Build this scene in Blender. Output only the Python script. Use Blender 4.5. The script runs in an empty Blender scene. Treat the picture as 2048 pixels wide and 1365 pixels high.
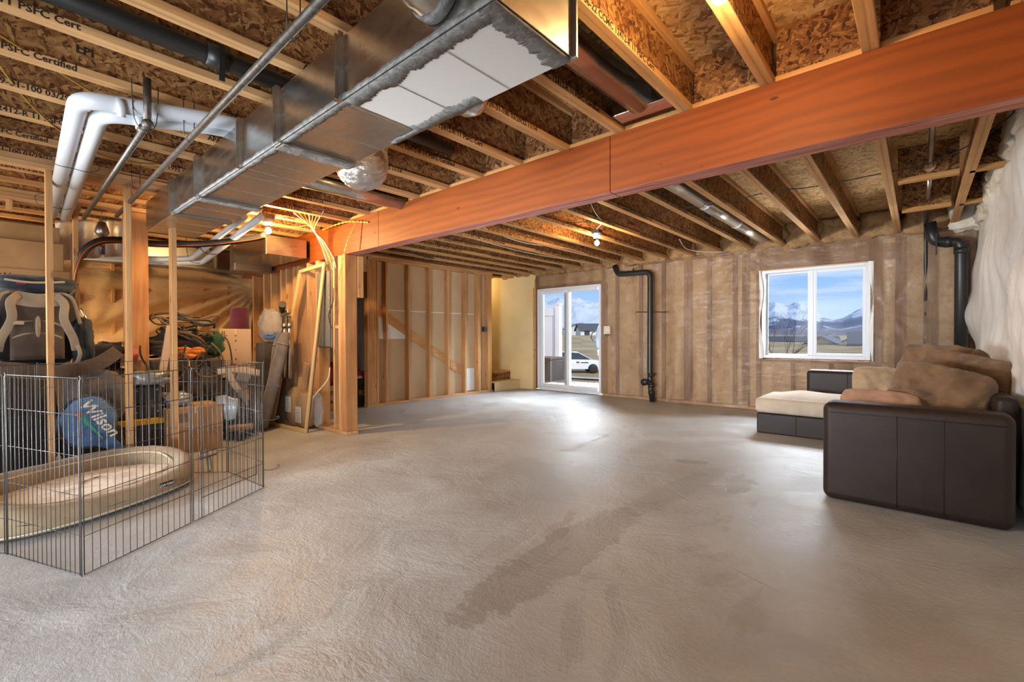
import bpy, bmesh, math, random
from mathutils import Vector, Matrix, noise
rnd = random.Random(7)
S = bpy.context.scene
COL = S.collection
PI = math.pi

# ------------------------------------------------------------------ camera
cam_d = bpy.data.cameras.new('camera'); cam = bpy.data.objects.new('camera', cam_d); COL.objects.link(cam)
S.camera = cam
cam_d.sensor_width = 36; cam_d.lens = 925.7286 * 36 / 2048; cam_d.clip_end = 20000; cam_d.clip_start = 0.05
YAW, PIT, ROL = 0.721099621, -0.00919588624, -0.0030689
fw = Vector((-math.sin(YAW)*math.cos(PIT), math.cos(YAW)*math.cos(PIT), math.sin(PIT)))
rt = Vector((math.cos(YAW), math.sin(YAW), 0)); up = rt.cross(fw)
r2 = math.cos(ROL)*rt + math.sin(ROL)*up; u2 = -math.sin(ROL)*rt + math.cos(ROL)*up
M = Matrix((r2, u2, -fw)).transposed().to_4x4(); M.translation = (0, 0, 1.10)
cam.matrix_world = M

# ------------------------------------------------------------------ colour management / world / lights
S.view_settings.view_transform = 'Standard'; S.view_settings.look = 'None'
S.view_settings.gamma = 1; S.view_settings.use_curve_mapping = False
S.view_settings.exposure = 0.1
S.cycles.use_denoising = True
S.cycles.max_bounces = 8; S.cycles.diffuse_bounces = 4; S.cycles.glossy_bounces = 4; S.cycles.transparent_max_bounces = 16
S.cycles.sample_clamp_indirect = 6; S.cycles.caustics_reflective = False; S.cycles.caustics_refractive = False

def lin(h):
    if isinstance(h, str):
        h = [int(h[i:i+2], 16)/255 for i in (0, 2, 4)]
    return tuple([(c/12.92 if c <= .04045 else ((c+.055)/1.055)**2.4) for c in h]) + (1,)

SKY_STRENGTH = 1.3
def build_world():
    w = bpy.data.worlds.new('world'); S.world = w; w.use_nodes = True
    nt = w.node_tree; N = nt.nodes; L = nt.links; N.clear()
    out = N.new('ShaderNodeOutputWorld'); bg = N.new('ShaderNodeBackground')
    tc = N.new('ShaderNodeTexCoord'); sx = N.new('ShaderNodeSeparateXYZ')
    L.new(tc.outputs['Generated'], sx.inputs[0])
    rp = N.new('ShaderNodeValToRGB')
    e = rp.color_ramp.elements
    e[0].position = 0.0; e[0].color = lin('bccfe4'); e[1].position = .35; e[1].color = lin('6f9fdc')
    x = e.new(.10); x.color = lin('8fb4e4')
    L.new(sx.outputs['Z'], rp.inputs[0])
    mp = N.new('ShaderNodeMapping'); mp.inputs['Scale'].default_value = (2.2, 2.2, 17)
    no = N.new('ShaderNodeTexNoise'); no.inputs['Scale'].default_value = 2.3; no.inputs['Detail'].default_value = 7
    no.inputs['Roughness'].default_value = .6
    L.new(tc.outputs['Generated'], mp.inputs[0]); L.new(mp.outputs[0], no.inputs[0])
    r3 = N.new('ShaderNodeValToRGB'); r3.color_ramp.elements[0].position = .46; r3.color_ramp.elements[1].position = .72
    L.new(no.outputs[0], r3.inputs[0])
    mx = N.new('ShaderNodeMix'); mx.data_type = 'RGBA'
    L.new(r3.outputs[0], mx.inputs[0]); L.new(rp.outputs[0], mx.inputs[6]); mx.inputs[7].default_value = lin('cbd6e4')
    L.new(mx.outputs[2], bg.inputs[0]); bg.inputs[1].default_value = SKY_STRENGTH
    L.new(bg.outputs[0], out.inputs[0])
build_world()

def light(kind, name, loc, energy, color, aim=None, size=1., size_y=None, **kw):
    d = bpy.data.lights.new(name, kind); o = bpy.data.objects.new(name, d); COL.objects.link(o)
    o.location = loc; d.energy = energy; d.color = color
    if kind == 'AREA':
        d.shape = 'RECTANGLE'; d.size = size; d.size_y = size_y or size
    if kind == 'SUN': d.angle = math.radians(1)
    if aim: o.rotation_euler = (Vector(aim)-Vector(loc)).to_track_quat('-Z', 'Y').to_euler()
    return o
light('SUN', 'sun_lamp', (0, 0, 30), 3.0, (1, .94, .85), aim=(-14, 6, 22))
# big soft fill lights added unseen behind and beside the camera
light('AREA', 'added_fill', (-1.6, -1.9, 1.6), 64, (.83, .915, 1), aim=(-3.2, 3.0, 2.5), size=3.0, size_y=1.5)
light('AREA', 'added_fill', (-5.6, -1.6, 1.5), 46, (1, .93, .84), aim=(-6.9, 2.0, 1.3), size=2.0, size_y=1.2)
light('AREA', 'storage_fill', (-7.2, -1.7, 1.5), 75, (1, .80, .52), aim=(-8.0, 2.0, 1.5), size=.8, size_y=.8)  # added warm fill, unseen behind the carton stack, brightens the left film wall
o = light('AREA', 'added_fill', (-4.4, -1.9, 1.0), 60, (.85, .925, 1), aim=(-1.0, 7.5, 1.7), size=1.2, size_y=.7); o.data.spread = math.radians(60)
o = light('AREA', 'added_fill', (-1.1, -1.9, .28), 62, (.86, .93, 1), aim=(-5.2, 6.6, 1.4), size=1.4, size_y=.4); o.data.spread = math.radians(80)
light('AREA', 'daylight_fill', (-5.2, 9.3, 3.1), 950, (.90, .95, 1), aim=(-4.6, 6.2, .2), size=2.4, size_y=1.2)  # pair of lights added outside, out of view, boosting daylight through door and window
light('AREA', 'daylight_fill', (-1.1, 9.3, 3.1), 620, (.90, .95, 1), aim=(-1.3, 6.0, .2), size=2.4, size_y=1.2)
light('POINT', 'stair_lamp', (-7.4, 7.15, 2.25), 9, (1, .72, .35)).data.shadow_soft_size = .06
light('AREA', 'ground_bounce_fill', (-1.1, 8.5, .15), 170, (1, .95, .86), aim=(-1.6, 4.6, 2.4), size=2.2, size_y=.5)  # light added below the sill, stands in for bounce off sunlit ground
BULB_POWER = 34.0

# ------------------------------------------------------------------ node helpers
MATS = {}
class G:
    """tiny node graph helper"""
    def __init__(s, name):
        s.m = bpy.data.materials.new(name); s.m.use_nodes = True
        s.nt = s.m.node_tree; s.N = s.nt.nodes; s.L = s.nt.links
        s.b = s.N['Principled BSDF']; s.out = s.N['Material Output']
        s.tc = s.N.new('ShaderNodeTexCoord')
    def set(s, node, i, v):
        if v is None: return
        if isinstance(v, bpy.types.NodeSocket): s.L.new(v, node.inputs[i])
        else: node.inputs[i].default_value = v
    def coord(s, kind='Object', scale=(1, 1, 1), rot=(0, 0, 0), rand=True):
        mp = s.N.new('ShaderNodeMapping'); mp.inputs['Scale'].default_value = scale; mp.inputs['Rotation'].default_value = rot
        if kind == 'World':
            g = s.N.new('ShaderNodeNewGeometry'); src = g.outputs['Position']
        else:
            src = s.tc.outputs[kind]
        if rand and kind == 'Object':
            oi = s.N.new('ShaderNodeObjectInfo'); va = s.N.new('ShaderNodeVectorMath'); va.operation = 'MULTIPLY_ADD'
            cb = s.N.new('ShaderNodeCombineXYZ')
            for k in range(3): s.L.new(oi.outputs['Random'], cb.inputs[k])
            s.L.new(cb.outputs[0], va.inputs[0]); va.inputs[1].default_value = (37, 53, 71); s.L.new(src, va.inputs[2])
            src = va.outputs[0]
        s.L.new(src, mp.inputs[0]); return mp.outputs[0]
    def noise(s, vec, scale, detail=4, rough=.55, dist=0):
        n = s.N.new('ShaderNodeTexNoise'); s.set(n, 'Vector', vec); n.inputs['Scale'].default_value = scale
        n.inputs['Detail'].default_value = detail; n.inputs['Roughness'].default_value = rough; n.inputs['Distortion'].default_value = dist
        return n.outputs[0]
    def voro(s, vec, scale, out='Distance', feat='F1', rnd_=1):
        n = s.N.new('ShaderNodeTexVoronoi'); s.set(n, 'Vector', vec); n.inputs['Scale'].default_value = scale; n.feature = feat
        n.inputs['Randomness'].default_value = rnd_
        return n.outputs[out]
    def ramp(s, f, stops, interp='LINEAR'):
        r = s.N.new('ShaderNodeValToRGB'); s.L.new(f, r.inputs[0]); cr = r.color_ramp; cr.interpolation = interp
        while len(cr.elements) < len(stops): cr.elements.new(.5)
        for e, (p, c) in zip(cr.elements, stops):
            e.position = p; e.color = lin(c) if isinstance(c, str) else (c, c, c, 1)
        return r.outputs[0]
    def mix(s, f, a, b, mode='MIX'):
        m = s.N.new('ShaderNodeMix'); m.data_type = 'RGBA'; m.blend_type = mode
        s.set(m, 0, f)
        for i, v in ((6, a), (7, b)):
            if isinstance(v, str): v = lin(v)
            s.set(m, i, v)
        return m.outputs[2]
    def math(s, op, a, b=None):
        m = s.N.new('ShaderNodeMath'); m.operation = op; s.set(m, 0, a); s.set(m, 1, b); return m.outputs[0]
    def sep(s, vec, k):
        n = s.N.new('ShaderNodeSeparateXYZ'); s.L.new(vec, n.inputs[0]); return n.outputs[k]
    def bump(s, h, strength=.3, dist=.01, normal=None):
        b = s.N.new('ShaderNodeBump'); b.inputs['Strength'].default_value = strength; b.inputs['Distance'].default_value = dist
        s.L.new(h, b.inputs['Height'])
        if normal: s.L.new(normal, b.inputs['Normal'])
        return b.outputs[0]
    def fin(s, color=None, rough=None, metal=None, normal=None, **kw):
        if isinstance(color, str): color = lin(color)
        s.set(s.b, 'Base Color', color); s.set(s.b, 'Roughness', rough); s.set(s.b, 'Metallic', metal)
        if normal: s.L.new(normal, s.b.inputs['Normal'])
        for k, v in kw.items(): s.set(s.b, k, v)
        MATS[s.m.name] = s.m; return s.m

def plain(name, col, rough=.6, metal=0, bump=0, scale=60, var=.0, spec=None, sheen=None):
    g = G(name); v = g.coord()
    c = lin(col); n = g.noise(v, scale, 3)
    if var:
        d = tuple(x*(1-var) for x in c[:3])+(1,); e = tuple(min(1, x*(1+var)) for x in c[:3])+(1,)
        c = g.mix(g.ramp(g.noise(v, scale*.15, 4), [(.3, 0.), (.7, 1.)]), d, e)
    nm = g.bump(n, bump, .005) if bump else None
    kw = {}
    if spec is not None: kw['Specular IOR Level'] = spec
    return g.fin(c, rough, metal, nm, **kw)

def wood(name, light_c, dark_c, knot_c, axis=2, rough=.65, strength=1.0, knots=True):
    g = G(name)
    sc = [26, 26, 26]; sc[axis] = 1.3
    v = g.coord(scale=tuple(sc)); v0 = g.coord()
    n = g.noise(v, 1.0, 5, .6, .6)
    col = g.mix(g.ramp(n, [(.32, 0.), (.68, 1.)]), dark_c, light_c)
    n2 = g.noise(v0, 1.7, 2)
    col = g.mix(g.math('MULTIPLY', g.ramp(n2, [(.42, 0.), (.65, 1.)]), .35), col, knot_c)
    if knots:
        ks = [7, 7, 7]; ks[axis] = 2.6
        kd = g.voro(g.coord(scale=tuple(ks)), 1.0)
        col = g.mix(g.ramp(kd, [(.0, 1.), (.06, .9), (.13, 0.)]), col, knot_c)
    oi = g.N.new('ShaderNodeObjectInfo')
    col = g.mix(g.math('MULTIPLY', oi.outputs['Random'], .35), col, dark_c)
    return g.fin(col, rough, 0, g.bump(n, .15*strength, .004), **{'Specular IOR Level': .25})

def osb(name, stops, scale=1.0, nrm=0, rough=.75, dark='3a1d0c'):
    """strand board: long thin overlapping flakes lying in the plane whose normal is axis nrm"""
    g = G(name); base = g.coord(rand=True)
    wp = g.N.new('ShaderNodeTexNoise'); g.L.new(base, wp.inputs['Vector']); wp.inputs['Scale'].default_value = 14*scale; wp.inputs['Detail'].default_value = 2
    add = g.N.new('ShaderNodeVectorMath'); add.operation = 'MULTIPLY_ADD'; g.L.new(wp.outputs[1], add.inputs[0]); add.inputs[1].default_value = (.035, .035, .035); g.L.new(base, add.inputs[2])
    ax = [(0, 1, 2), (1, 0, 2), (2, 0, 1)][nrm]
    def lay(ang, la, lb, out='Color'):
        r = [0, 0, 0]; r[nrm] = ang; q0 = g.N.new('ShaderNodeMapping'); q0.inputs['Rotation'].default_value = r; g.L.new(add.outputs[0], q0.inputs[0])
        sc = [3, 3, 3]; sc[ax[1]] = la*scale; sc[ax[2]] = lb*scale
        q = g.N.new('ShaderNodeMapping'); q.inputs['Scale'].default_value = sc; g.L.new(q0.outputs[0], q.inputs[0])
        return q.outputs[0]
    layers = [g.voro(lay(a_, 14, 62), 1.0, 'Color') for a_ in (.35, -.55, 1.2)]
    s1 = g.ramp(g.noise(base, 26*scale, 2), [(.47, 0.), (.49, 1.)]); s2 = g.ramp(g.noise(g.coord(scale=(1.3, 1.3, 1.3)), 21*scale, 2), [(.53, 0.), (.55, 1.)])
    m2 = g.mix(s2, g.mix(s1, layers[0], layers[1]), layers[2])
    grain = g.noise(lay(.35, 30, 190), 1, 3, .6)
    f = g.math('ADD', g.math('MULTIPLY', g.sep(m2, 0), .62), g.math('MULTIPLY', grain, .38))
    big = g.noise(base, 3.0, 3)
    f = g.math('ADD', f, g.math('MULTIPLY', g.math('SUBTRACT', big, .5), .35))
    col = g.ramp(f, stops)
    pick = g.ramp(g.sep(m2, 1), [(.84, 0.), (.86, .85)]); col = g.mix(pick, col, dark)
    return g.fin(col, rough, 0, g.bump(f, .35, .003), **{'Specular IOR Level': .2})

wood('stud_wood', 'dcae78', 'ba8551', '8a5a36', 2)
wood('plate_wood_y', 'dcb283', 'bd8c5c', '7d4c28', 1)
wood('plate_wood_x', 'dcb283', 'bd8c5c', '7d4c28', 0)
wood('flange_wood', 'd6ab78', 'b88a5a', '94602f', 1, knots=False)
wood('flange_wood_x', 'd3a066', 'b58048', '94602f', 0, knots=False)
wood('post_wood', 'cf9b66', 'ab7548', '6b3a1e', 2, strength=1.6)
wood('brace_wood', 'cf9a63', 'ad7848', '7b4a26', 0)
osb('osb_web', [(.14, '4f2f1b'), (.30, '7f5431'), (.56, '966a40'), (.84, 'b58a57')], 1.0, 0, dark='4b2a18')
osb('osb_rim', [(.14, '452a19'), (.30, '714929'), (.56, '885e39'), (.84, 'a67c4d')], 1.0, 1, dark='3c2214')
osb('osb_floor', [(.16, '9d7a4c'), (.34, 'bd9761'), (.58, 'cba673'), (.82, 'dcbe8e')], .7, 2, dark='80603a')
def beam_mat(name, a, b, c, k):
    g = G(name); v = g.coord('World')
    w = g.noise(g.coord('World', scale=(.9, 5, 9)), 1.0, 3, .5, 1.5)
    wv = g.N.new('ShaderNodeTexWave'); wv.wave_type = 'BANDS'; wv.bands_direction = 'Z'
    wv.inputs['Scale'].default_value = 1.5; wv.inputs['Distortion'].default_value = 16; wv.inputs['Detail'].default_value = 4
    wv.inputs['Detail Scale'].default_value = .6
    g.L.new(g.coord('World', scale=(.55, 1, 3.0)), wv.inputs[0])
    col = g.mix(g.ramp(wv.outputs[1], [(.2, 0.), (.95, 1.)]), a, b)
    col = g.mix(g.ramp(w, [(.4, 0.), (.7, .5)]), col, c)
    kd = g.voro(g.coord('World', scale=(3.4, 3, 8.5)), 1.0)
    col = g.mix(g.ramp(kd, [(.0, 1.), (.055, .8), (.085, 0.)]), col, k)
    fine = g.noise(g.coord('World', scale=(3, 90, 90)), 1, 3)
    return g.fin(col, .55, 0, g.bump(fine, .12, .003), **{'Specular IOR Level': .3})
beam_mat('beam_face', '85400d', '78390b', '6b310c', '3a1606')
def red_mat():
    g = G('beam_red'); v = g.coord('World', scale=(2, 60, 60)); n = g.noise(v, 1, 4, .7)
    return g.fin(g.mix(g.ramp(n, [(.35, 0.), (.62, 1.)]), '8e3a2e', 'c08676'), .55, 0, g.bump(n, .5, .006))
red_mat()

def concrete():
    g = G('concrete'); v = g.coord('World')
    big = g.noise(v, .55, 6, .6, .8); mid = g.noise(v, 2.4, 6, .65, .5); fine = g.noise(v, 40, 5, .7)
    col = g.mix(g.ramp(big, [(.35, 0.), (.65, 1.)]), 'a7abaf', 'c0c4c8')
    col = g.mix(g.ramp(mid, [(.38, .55), (.62, 0.)]), col, '9b9897')
    col = g.mix(g.math('MULTIPLY', g.ramp(fine, [(.3, 1.), (.7, 0.)]), .2), col, '96908c')
    # worn patches with crisp edges
    p = g.noise(g.coord('World', scale=(1, .55, 1), rot=(0, 0, .5)), 1.3, 9, .62, .6)
    patch = g.ramp(p, [(.60, 0.), (.615, 1.)])
    col = g.mix(g.math('MULTIPLY', patch, .22), col, '8f8984')
    pits = g.ramp(g.voro(v, 3.1), [(.0, 1.), (.018, 0.)])
    col = g.mix(g.math('MULTIPLY', pits, .6), col, '5f574f')
    def blob(c, r, rot, soft=.12, amp=.9, ns=5.):
        q = g.N.new('ShaderNodeMapping'); q.vector_type = 'TEXTURE'; q.inputs['Location'].default_value = (c[0], c[1], 0); q.inputs['Rotation'].default_value = (0, 0, rot); q.inputs['Scale'].default_value = (r[0], r[1], 1)
        g.L.new(v, q.inputs[0]); ln = g.N.new('ShaderNodeVectorMath'); ln.operation = 'LENGTH'; g.L.new(q.outputs[0], ln.inputs[0])
        d = g.math('ADD', ln.outputs['Value'], g.math('MULTIPLY', g.math('SUBTRACT', g.noise(v, ns, 8, .7), .5), amp*2))
        return g.ramp(d, [(1-soft, 1.), (1.0, 0.)])
    for c_, r_, ro_, st_, sf_, am_, ns_ in (((-1.36, 2.0), (.16, .85), .03, .5, .06, .9, 6.), ((-2.2, 2.6), (.35, .9), .75, .22, .2, .9, 3.), ((-1.50, 4.07), (.15, .07), .4, .6, .1, .5, 9.), ((-1.3, 3.2), (.12, .9), -.1, .25, .1, 1.0, 7.), ((-2.9, 4.4), (.4, .12), .6, .25, .1, .6, 5.), ((-.56, 2.285), (.165, .0035), -.38, .8, .3, .12, 5.), ((-3.4, 3.3), (.16, .003), .8, .6, .3, .12, 5.)):
        col = g.mix(g.math('MULTIPLY', blob(c_, r_, ro_, sf_, am_, ns_), st_), col, '7f7a76')
    # trowel ripples
    tr = g.noise(g.coord('World', scale=(7, 16, 5), rot=(0, 0, .7)), 2.2, 5, .7, 1.2)
    h = g.math('ADD', g.math('MULTIPLY', tr, .28), g.math('MULTIPLY', mid, 1.8))
    h = g.math('ADD', h, g.math('MULTIPLY', fine, .2))
    h = g.math('SUBTRACT', h, g.math('MULTIPLY', patch, .1))
    rough = g.mix(g.ramp(mid, [(.35, 0.), (.65, 1.)]), (.33, .33, .33, 1), (.5, .5, .5, 1))
    rough = g.mix(g.math('MULTIPLY', patch, .7), rough, (.62, .62, .62, 1))
    return g.fin(col, rough, 0, g.bump(h, .62, .012), **{'Specular IOR Level': .5})
concrete()

def sheetmat(name, tint, alpha, rough=.32, tint2=None, tint3=None):
    """polythene vapour barrier: partly see-through film"""
    g = G(name); v = g.coord('World')
    n = g.noise(g.coord('World', scale=(3, 3, 1.2)), 2.4, 4)
    c = g.mix(g.ramp(n, [(.35, 0.), (.7, 1.)]), tint, tint2 or tint)
    nv = g.noise(g.coord('World', scale=(4.2, 4.2, .5)), 1.0, 5, .6, .5)
    c = g.mix(g.ramp(nv, [(.50, 0.), (.62, .55)]), c, tint3 or tint)
    fine = g.noise(g.coord('World', scale=(3, 3, 9), rot=(0, .5, 0)), 1.6, 5, .6, 1.4)
    g.fin(c, rough, 0, g.bump(fine, .5, .03), **{'Specular IOR Level': .45})
    tr = g.N.new('ShaderNodeBsdfTransparent'); ms = g.N.new('ShaderNodeMixShader')
    lw = g.N.new('ShaderNodeLayerWeight'); lw.inputs[0].default_value = .35
    f = g.math('ADD', g.math('MULTIPLY', lw.outputs['Facing'], .35), alpha)
    g.L.new(f, ms.inputs[0]); g.L.new(tr.outputs[0], ms.inputs[1]); g.L.new(g.b.outputs[0], ms.inputs[2])
    g.L.new(ms.outputs[0], g.out.inputs[0]); return g.m
sheetmat('vapor_film', 'b39274', .44, .22, tint2='c9a885', tint3='82604a')
sheetmat('vapor_film_warm', 'e6bd88', .80, .45, tint2='f2d09c')
sheetmat('clear_bag', 'b9b9b6', .35)

def glass():
    g = G('pane_glass'); g.N.remove(g.b)
    tr = g.N.new('ShaderNodeBsdfTransparent'); gl = g.N.new('ShaderNodeBsdfGlossy'); gl.inputs['Roughness'].default_value = .0
    tr.inputs[0].default_value = (.96, .97, .97, 1)
    fr = g.N.new('ShaderNodeFresnel'); fr.inputs[0].default_value = 1.25
    ms = g.N.new('ShaderNodeMixShader'); g.L.new(fr.outputs[0], ms.inputs[0]); g.L.new(tr.outputs[0], ms.inputs[1]); g.L.new(gl.outputs[0], ms.inputs[2])
    g.L.new(ms.outputs[0], g.out.inputs[0]); MATS['pane_glass'] = g.m
glass()

def metal(name, col, rough, streak=.1, scale=(2, 2, 9), bump=.06, m=1.0, vary='9a948c'):
    g = G(name); v = g.coord('World', scale=scale)
    n = g.noise(v, 3, 4, .6); sp = g.voro(g.coord('World'), 55, 'Color')
    c = g.mix(g.math('MULTIPLY', g.sep(sp, 0), .25), col, vary)
    r = g.math('ADD', g.math('MULTIPLY', n, streak*2), rough-streak)
    return g.fin(c, r, m, g.bump(n, bump, .01))
metal('galvanised', 'c9c6c1', .24)
metal('galvanised_dull', 'aaa59d', .38)
metal('duct_bottom', 'd3d1cd', .30, .06, bump=.03)
metal('steel_pipe', '554e47', .5, .12, m=.8)
metal('chrome', 'dddddd', .15)
metal('conduit', 'bfc0c0', .22)
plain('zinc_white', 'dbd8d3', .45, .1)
def foil():
    g = G('foil'); n = g.noise(g.coord('World'), 38, 5, .7, 1.2)
    return g.fin('cfc8c1', .33, .9, g.bump(n, .6, .012))
foil()
def mastic():
    g = G('mastic'); n = g.noise(g.coord('World', scale=(1, 1, 1)), 30, 5, .7, .8)
    c = g.mix(g.ramp(n, [(.35, 0.), (.65, 1.)]), '5f5d5a', '8b8986')
    return g.fin(c, .5, .15, g.bump(n, .8, .01))
mastic()
def batt(name, a, b, c):
    g = G(name); v = g.coord('World')
    n = g.noise(v, 9, 6, .6, .7); f = g.noise(v, 70, 4, .7)
    col = g.mix(g.ramp(n, [(.3, 0.), (.6, 1.)]), a, b)
    col = g.mix(g.math('MULTIPLY', g.ramp(f, [(.4, 0.), (.7, 1.)]), .5), col, c)
    return g.fin(col, .95, 0, g.bump(g.math('ADD', n, f), .6, .02), **{'Specular IOR Level': .05})
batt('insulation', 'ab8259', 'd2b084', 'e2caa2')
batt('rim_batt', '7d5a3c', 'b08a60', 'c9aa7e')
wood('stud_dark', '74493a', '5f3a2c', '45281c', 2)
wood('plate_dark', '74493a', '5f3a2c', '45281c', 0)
batt('insulation_pale', 'd8c6a6', 'f2ead8', 'fbf6ea')
def drywall(name, a, b):
    g = G(name); v = g.coord('World')
    n = g.noise(v, 1.6, 3); return g.fin(g.mix(g.ramp(n, [(.35, 0.), (.65, 1.)]), a, b), .85, 0, g.bump(g.noise(v, 90, 2), .05, .003), **{'Specular IOR Level': .15})
drywall('drywall_back', 'c2aa8b', 'ccb596')
drywall('drywall_face', 'e0cb98', 'ead8aa')
drywall('drywall_grey', 'a9a7a4', 'b8b6b2')
plain('vinyl_white', 'e4e8ee', .35); plain('vinyl_grey', 'a9aaa6', .5)
plain('black_abs', '232322', .38, bump=.05); plain('white_pvc', 'c3c8ce', .38); plain('black_rubber', '1c1b1b', .55)
plain('ink', '2a1c14', .8); plain('yellow_cable', 'ae862e', .5); plain('white_cable', 'ddd6c8', .5)
plain('copper', 'b56a3c', .3, .9)
plain('concrete_patio', 'cfc8bd', .9, var=.06, bump=.2)
def sheet_white():
    g = G('poly_white'); n = g.noise(g.coord('World', scale=(6, 3, 1.4)), 3, 5, .6, .8)
    return g.fin(g.mix(g.ramp(n, [(.3, 0.), (.7, 1.)]), 'e6e2da', 'f4f2ee'), .45, 0, g.bump(n, .35, .012), **{'Specular IOR Level': .4, 'Subsurface Weight': 0.0})
sheet_white()

def emis(name, col, s):
    g = G(name); g.N.remove(g.b); e = g.N.new('ShaderNodeEmission'); e.inputs[0].default_value = (*col, 1); e.inputs[1].default_value = s
    g.L.new(e.outputs[0], g.out.inputs[0]); MATS[name] = g.m
for nm_, pw_ in (('bulb_glow', 1), ('bulb_glow_storage', 3.4), ('bulb_glow_far', 1.3)): emis(nm_, (1, .62, .26), pw_*BULB_POWER/(PI*4*PI*.03**2))

# ------------------------------------------------------------------ mesh helpers
class MB:
    def __init__(s): s.v = []; s.f = []; s.mi = []; s.sm = []; s.cur = 0
    def add(s, vs, fs, smooth=False):
        b = len(s.v); s.v += [tuple(p) for p in vs]
        for f in fs: s.f.append([i+b for i in f]); s.mi.append(s.cur); s.sm.append(smooth)
        return s
    def box(s, lo, hi, rot=None, c=None):
        x0, y0, z0 = lo; x1, y1, z1 = hi
        vs = [Vector(p) for p in ((x0,y0,z0),(x1,y0,z0),(x1,y1,z0),(x0,y1,z0),(x0,y0,z1),(x1,y0,z1),(x1,y1,z1),(x0,y1,z1))]
        if rot is not None:
            R_ = rot if isinstance(rot, Matrix) else Matrix.Rotation(rot, 3, 'Z')
            c = Vector(c) if c is not None else sum(vs, Vector())/8
            vs = [R_ @ (p-c)+c for p in vs]
        return s.add(vs, [(0,3,2,1),(4,5,6,7),(0,1,5,4),(1,2,6,5),(2,3,7,6),(3,0,4,7)])
    def cbox(s, c, size, rot=None):
        return s.box([c[i]-size[i]/2 for i in range(3)], [c[i]+size[i]/2 for i in range(3)], rot, c)
    def beam(s, p, q, w, h, upv=(0,0,1)):
        p = Vector(p); q = Vector(q); d = (q-p).normalized(); u = Vector(upv)
        sd = d.cross(u).normalized(); u = sd.cross(d).normalized()
        vs = []
        for e in (p, q):
            for a, b in ((-1,-1),(1,-1),(1,1),(-1,1)): vs.append(e+sd*a*w/2+u*b*h/2)
        return s.add(vs, [(3,2,1,0),(4,5,6,7),(0,1,5,4),(1,2,6,5),(2,3,7,6),(3,0,4,7)])
    def tube(s, pts, r, n=10, caps=True, closed=False, smooth=True):
        pts = [Vector(p) for p in pts]; m = len(pts)
        rs = r if isinstance(r, (list, tuple)) else [r]*m
        vs = []; prev = None
        for i, p in enumerate(pts):
            a = pts[(i-1) % m] if (i or closed) else p; b = pts[(i+1) % m] if (i < m-1 or closed) else p
            t = (b-a).normalized()
            if prev is None:
                ref = Vector((0,0,1)) if abs(t.z) < .9 else Vector((1,0,0)); u = t.cross(ref).normalized()
            else:
                u = prev-t*prev.dot(t)
                u = u.normalized() if u.length > 1e-6 else t.orthogonal().normalized()
            prev = u; w = t.cross(u)
            for k in range(n):
                an = 2*PI*k/n; vs.append(p+(u*math.cos(an)+w*math.sin(an))*rs[i])
        fs = []
        for i in range(m if closed else m-1):
            for k in range(n):
                a = i*n+k; b = i*n+(k+1) % n; c = ((i+1) % m)*n+(k+1) % n; d = ((i+1) % m)*n+k
                fs.append((a, b, c, d))
        s.add(vs, fs, smooth)
        if caps and not closed:
            b = len(s.v)-len(vs)
            s.f.append([b+k for k in range(n)][::-1]); s.mi.append(s.cur); s.sm.append(False)
            s.f.append([b+(m-1)*n+k for k in range(n)]); s.mi.append(s.cur); s.sm.append(False)
        return s
    def lathe(s, prof, c, n=20, axis='z', smooth=True):
        c = Vector(c); vs = []; m = len(prof)
        for (r, h) in prof:
            for k in range(n):
                a = 2*PI*k/n; x, y = r*math.cos(a), r*math.sin(a)
                p = {'z': (x, y, h), 'x': (h, x, y), 'y': (y, h, x)}[axis]
                vs.append(c+Vector(p))
        fs = [(i*n+k, i*n+(k+1) % n, (i+1)*n+(k+1) % n, (i+1)*n+k) for i in range(m-1) for k in range(n)]
        return s.add(vs, fs, smooth)
    def grid(s, fn, nu, nv, smooth=True, skip=None, wrap=False):
        vs = [fn(i/nu, j/nv) for j in range(nv+1) for i in range(nu+1)]
        fs = []
        for j in range(nv):
            for i in range(nu):
                if skip and skip((i+.5)/nu, (j+.5)/nv): continue
                a = j*(nu+1)+i; fs.append((a, a+1, a+nu+2, a+nu+1))
        return s.add(vs, fs, smooth)
    def ball(s, c, r, nu=14, nv=10, fn=None):
        c = Vector(c); r = r if isinstance(r, (tuple, list)) else (r, r, r); vs = []
        for j in range(nv+1):
            th = PI*j/nv
            for i in range(nu):
                ph = 2*PI*i/nu; d = Vector((math.sin(th)*math.cos(ph), math.sin(th)*math.sin(ph), math.cos(th)))
                p = Vector((d.x*r[0], d.y*r[1], d.z*r[2]))
                if fn: p = fn(p, d)
                vs.append(c+p)
        fs = [(j*nu+i, (j+1)*nu+i, (j+1)*nu+(i+1) % nu, j*nu+(i+1) % nu) for j in range(nv) for i in range(nu)]
        return s.add(vs, fs, True)
    def prism(s, poly, axis, a, b, smooth=False):
        """poly in the plane perpendicular to axis, extruded a..b"""
        n = len(poly); vs = []
        for t in (a, b):
            for (p, q) in poly:
                vs.append({'x': (t, p, q), 'y': (p, t, q), 'z': (p, q, t)}[axis])
        fs = [tuple(range(n))[::-1], tuple(range(n, 2*n))]+[(i, (i+1) % n, n+(i+1) % n, n+i) for i in range(n)]
        return s.add(vs, fs, smooth)
    def xf(s, mat, start=0):
        for i in range(start, len(s.v)): s.v[i] = tuple(mat @ Vector(s.v[i]))
        return s
    def mesh(s, name, mats):
        me = bpy.data.meshes.new(name); me.from_pydata(s.v, [], s.f)
        for m in (mats if isinstance(mats, (list, tuple)) else [mats]): me.materials.append(MATS[m])
        me.polygons.foreach_set('material_index', s.mi); me.polygons.foreach_set('use_smooth', s.sm)
        me.update(); return me
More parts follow.
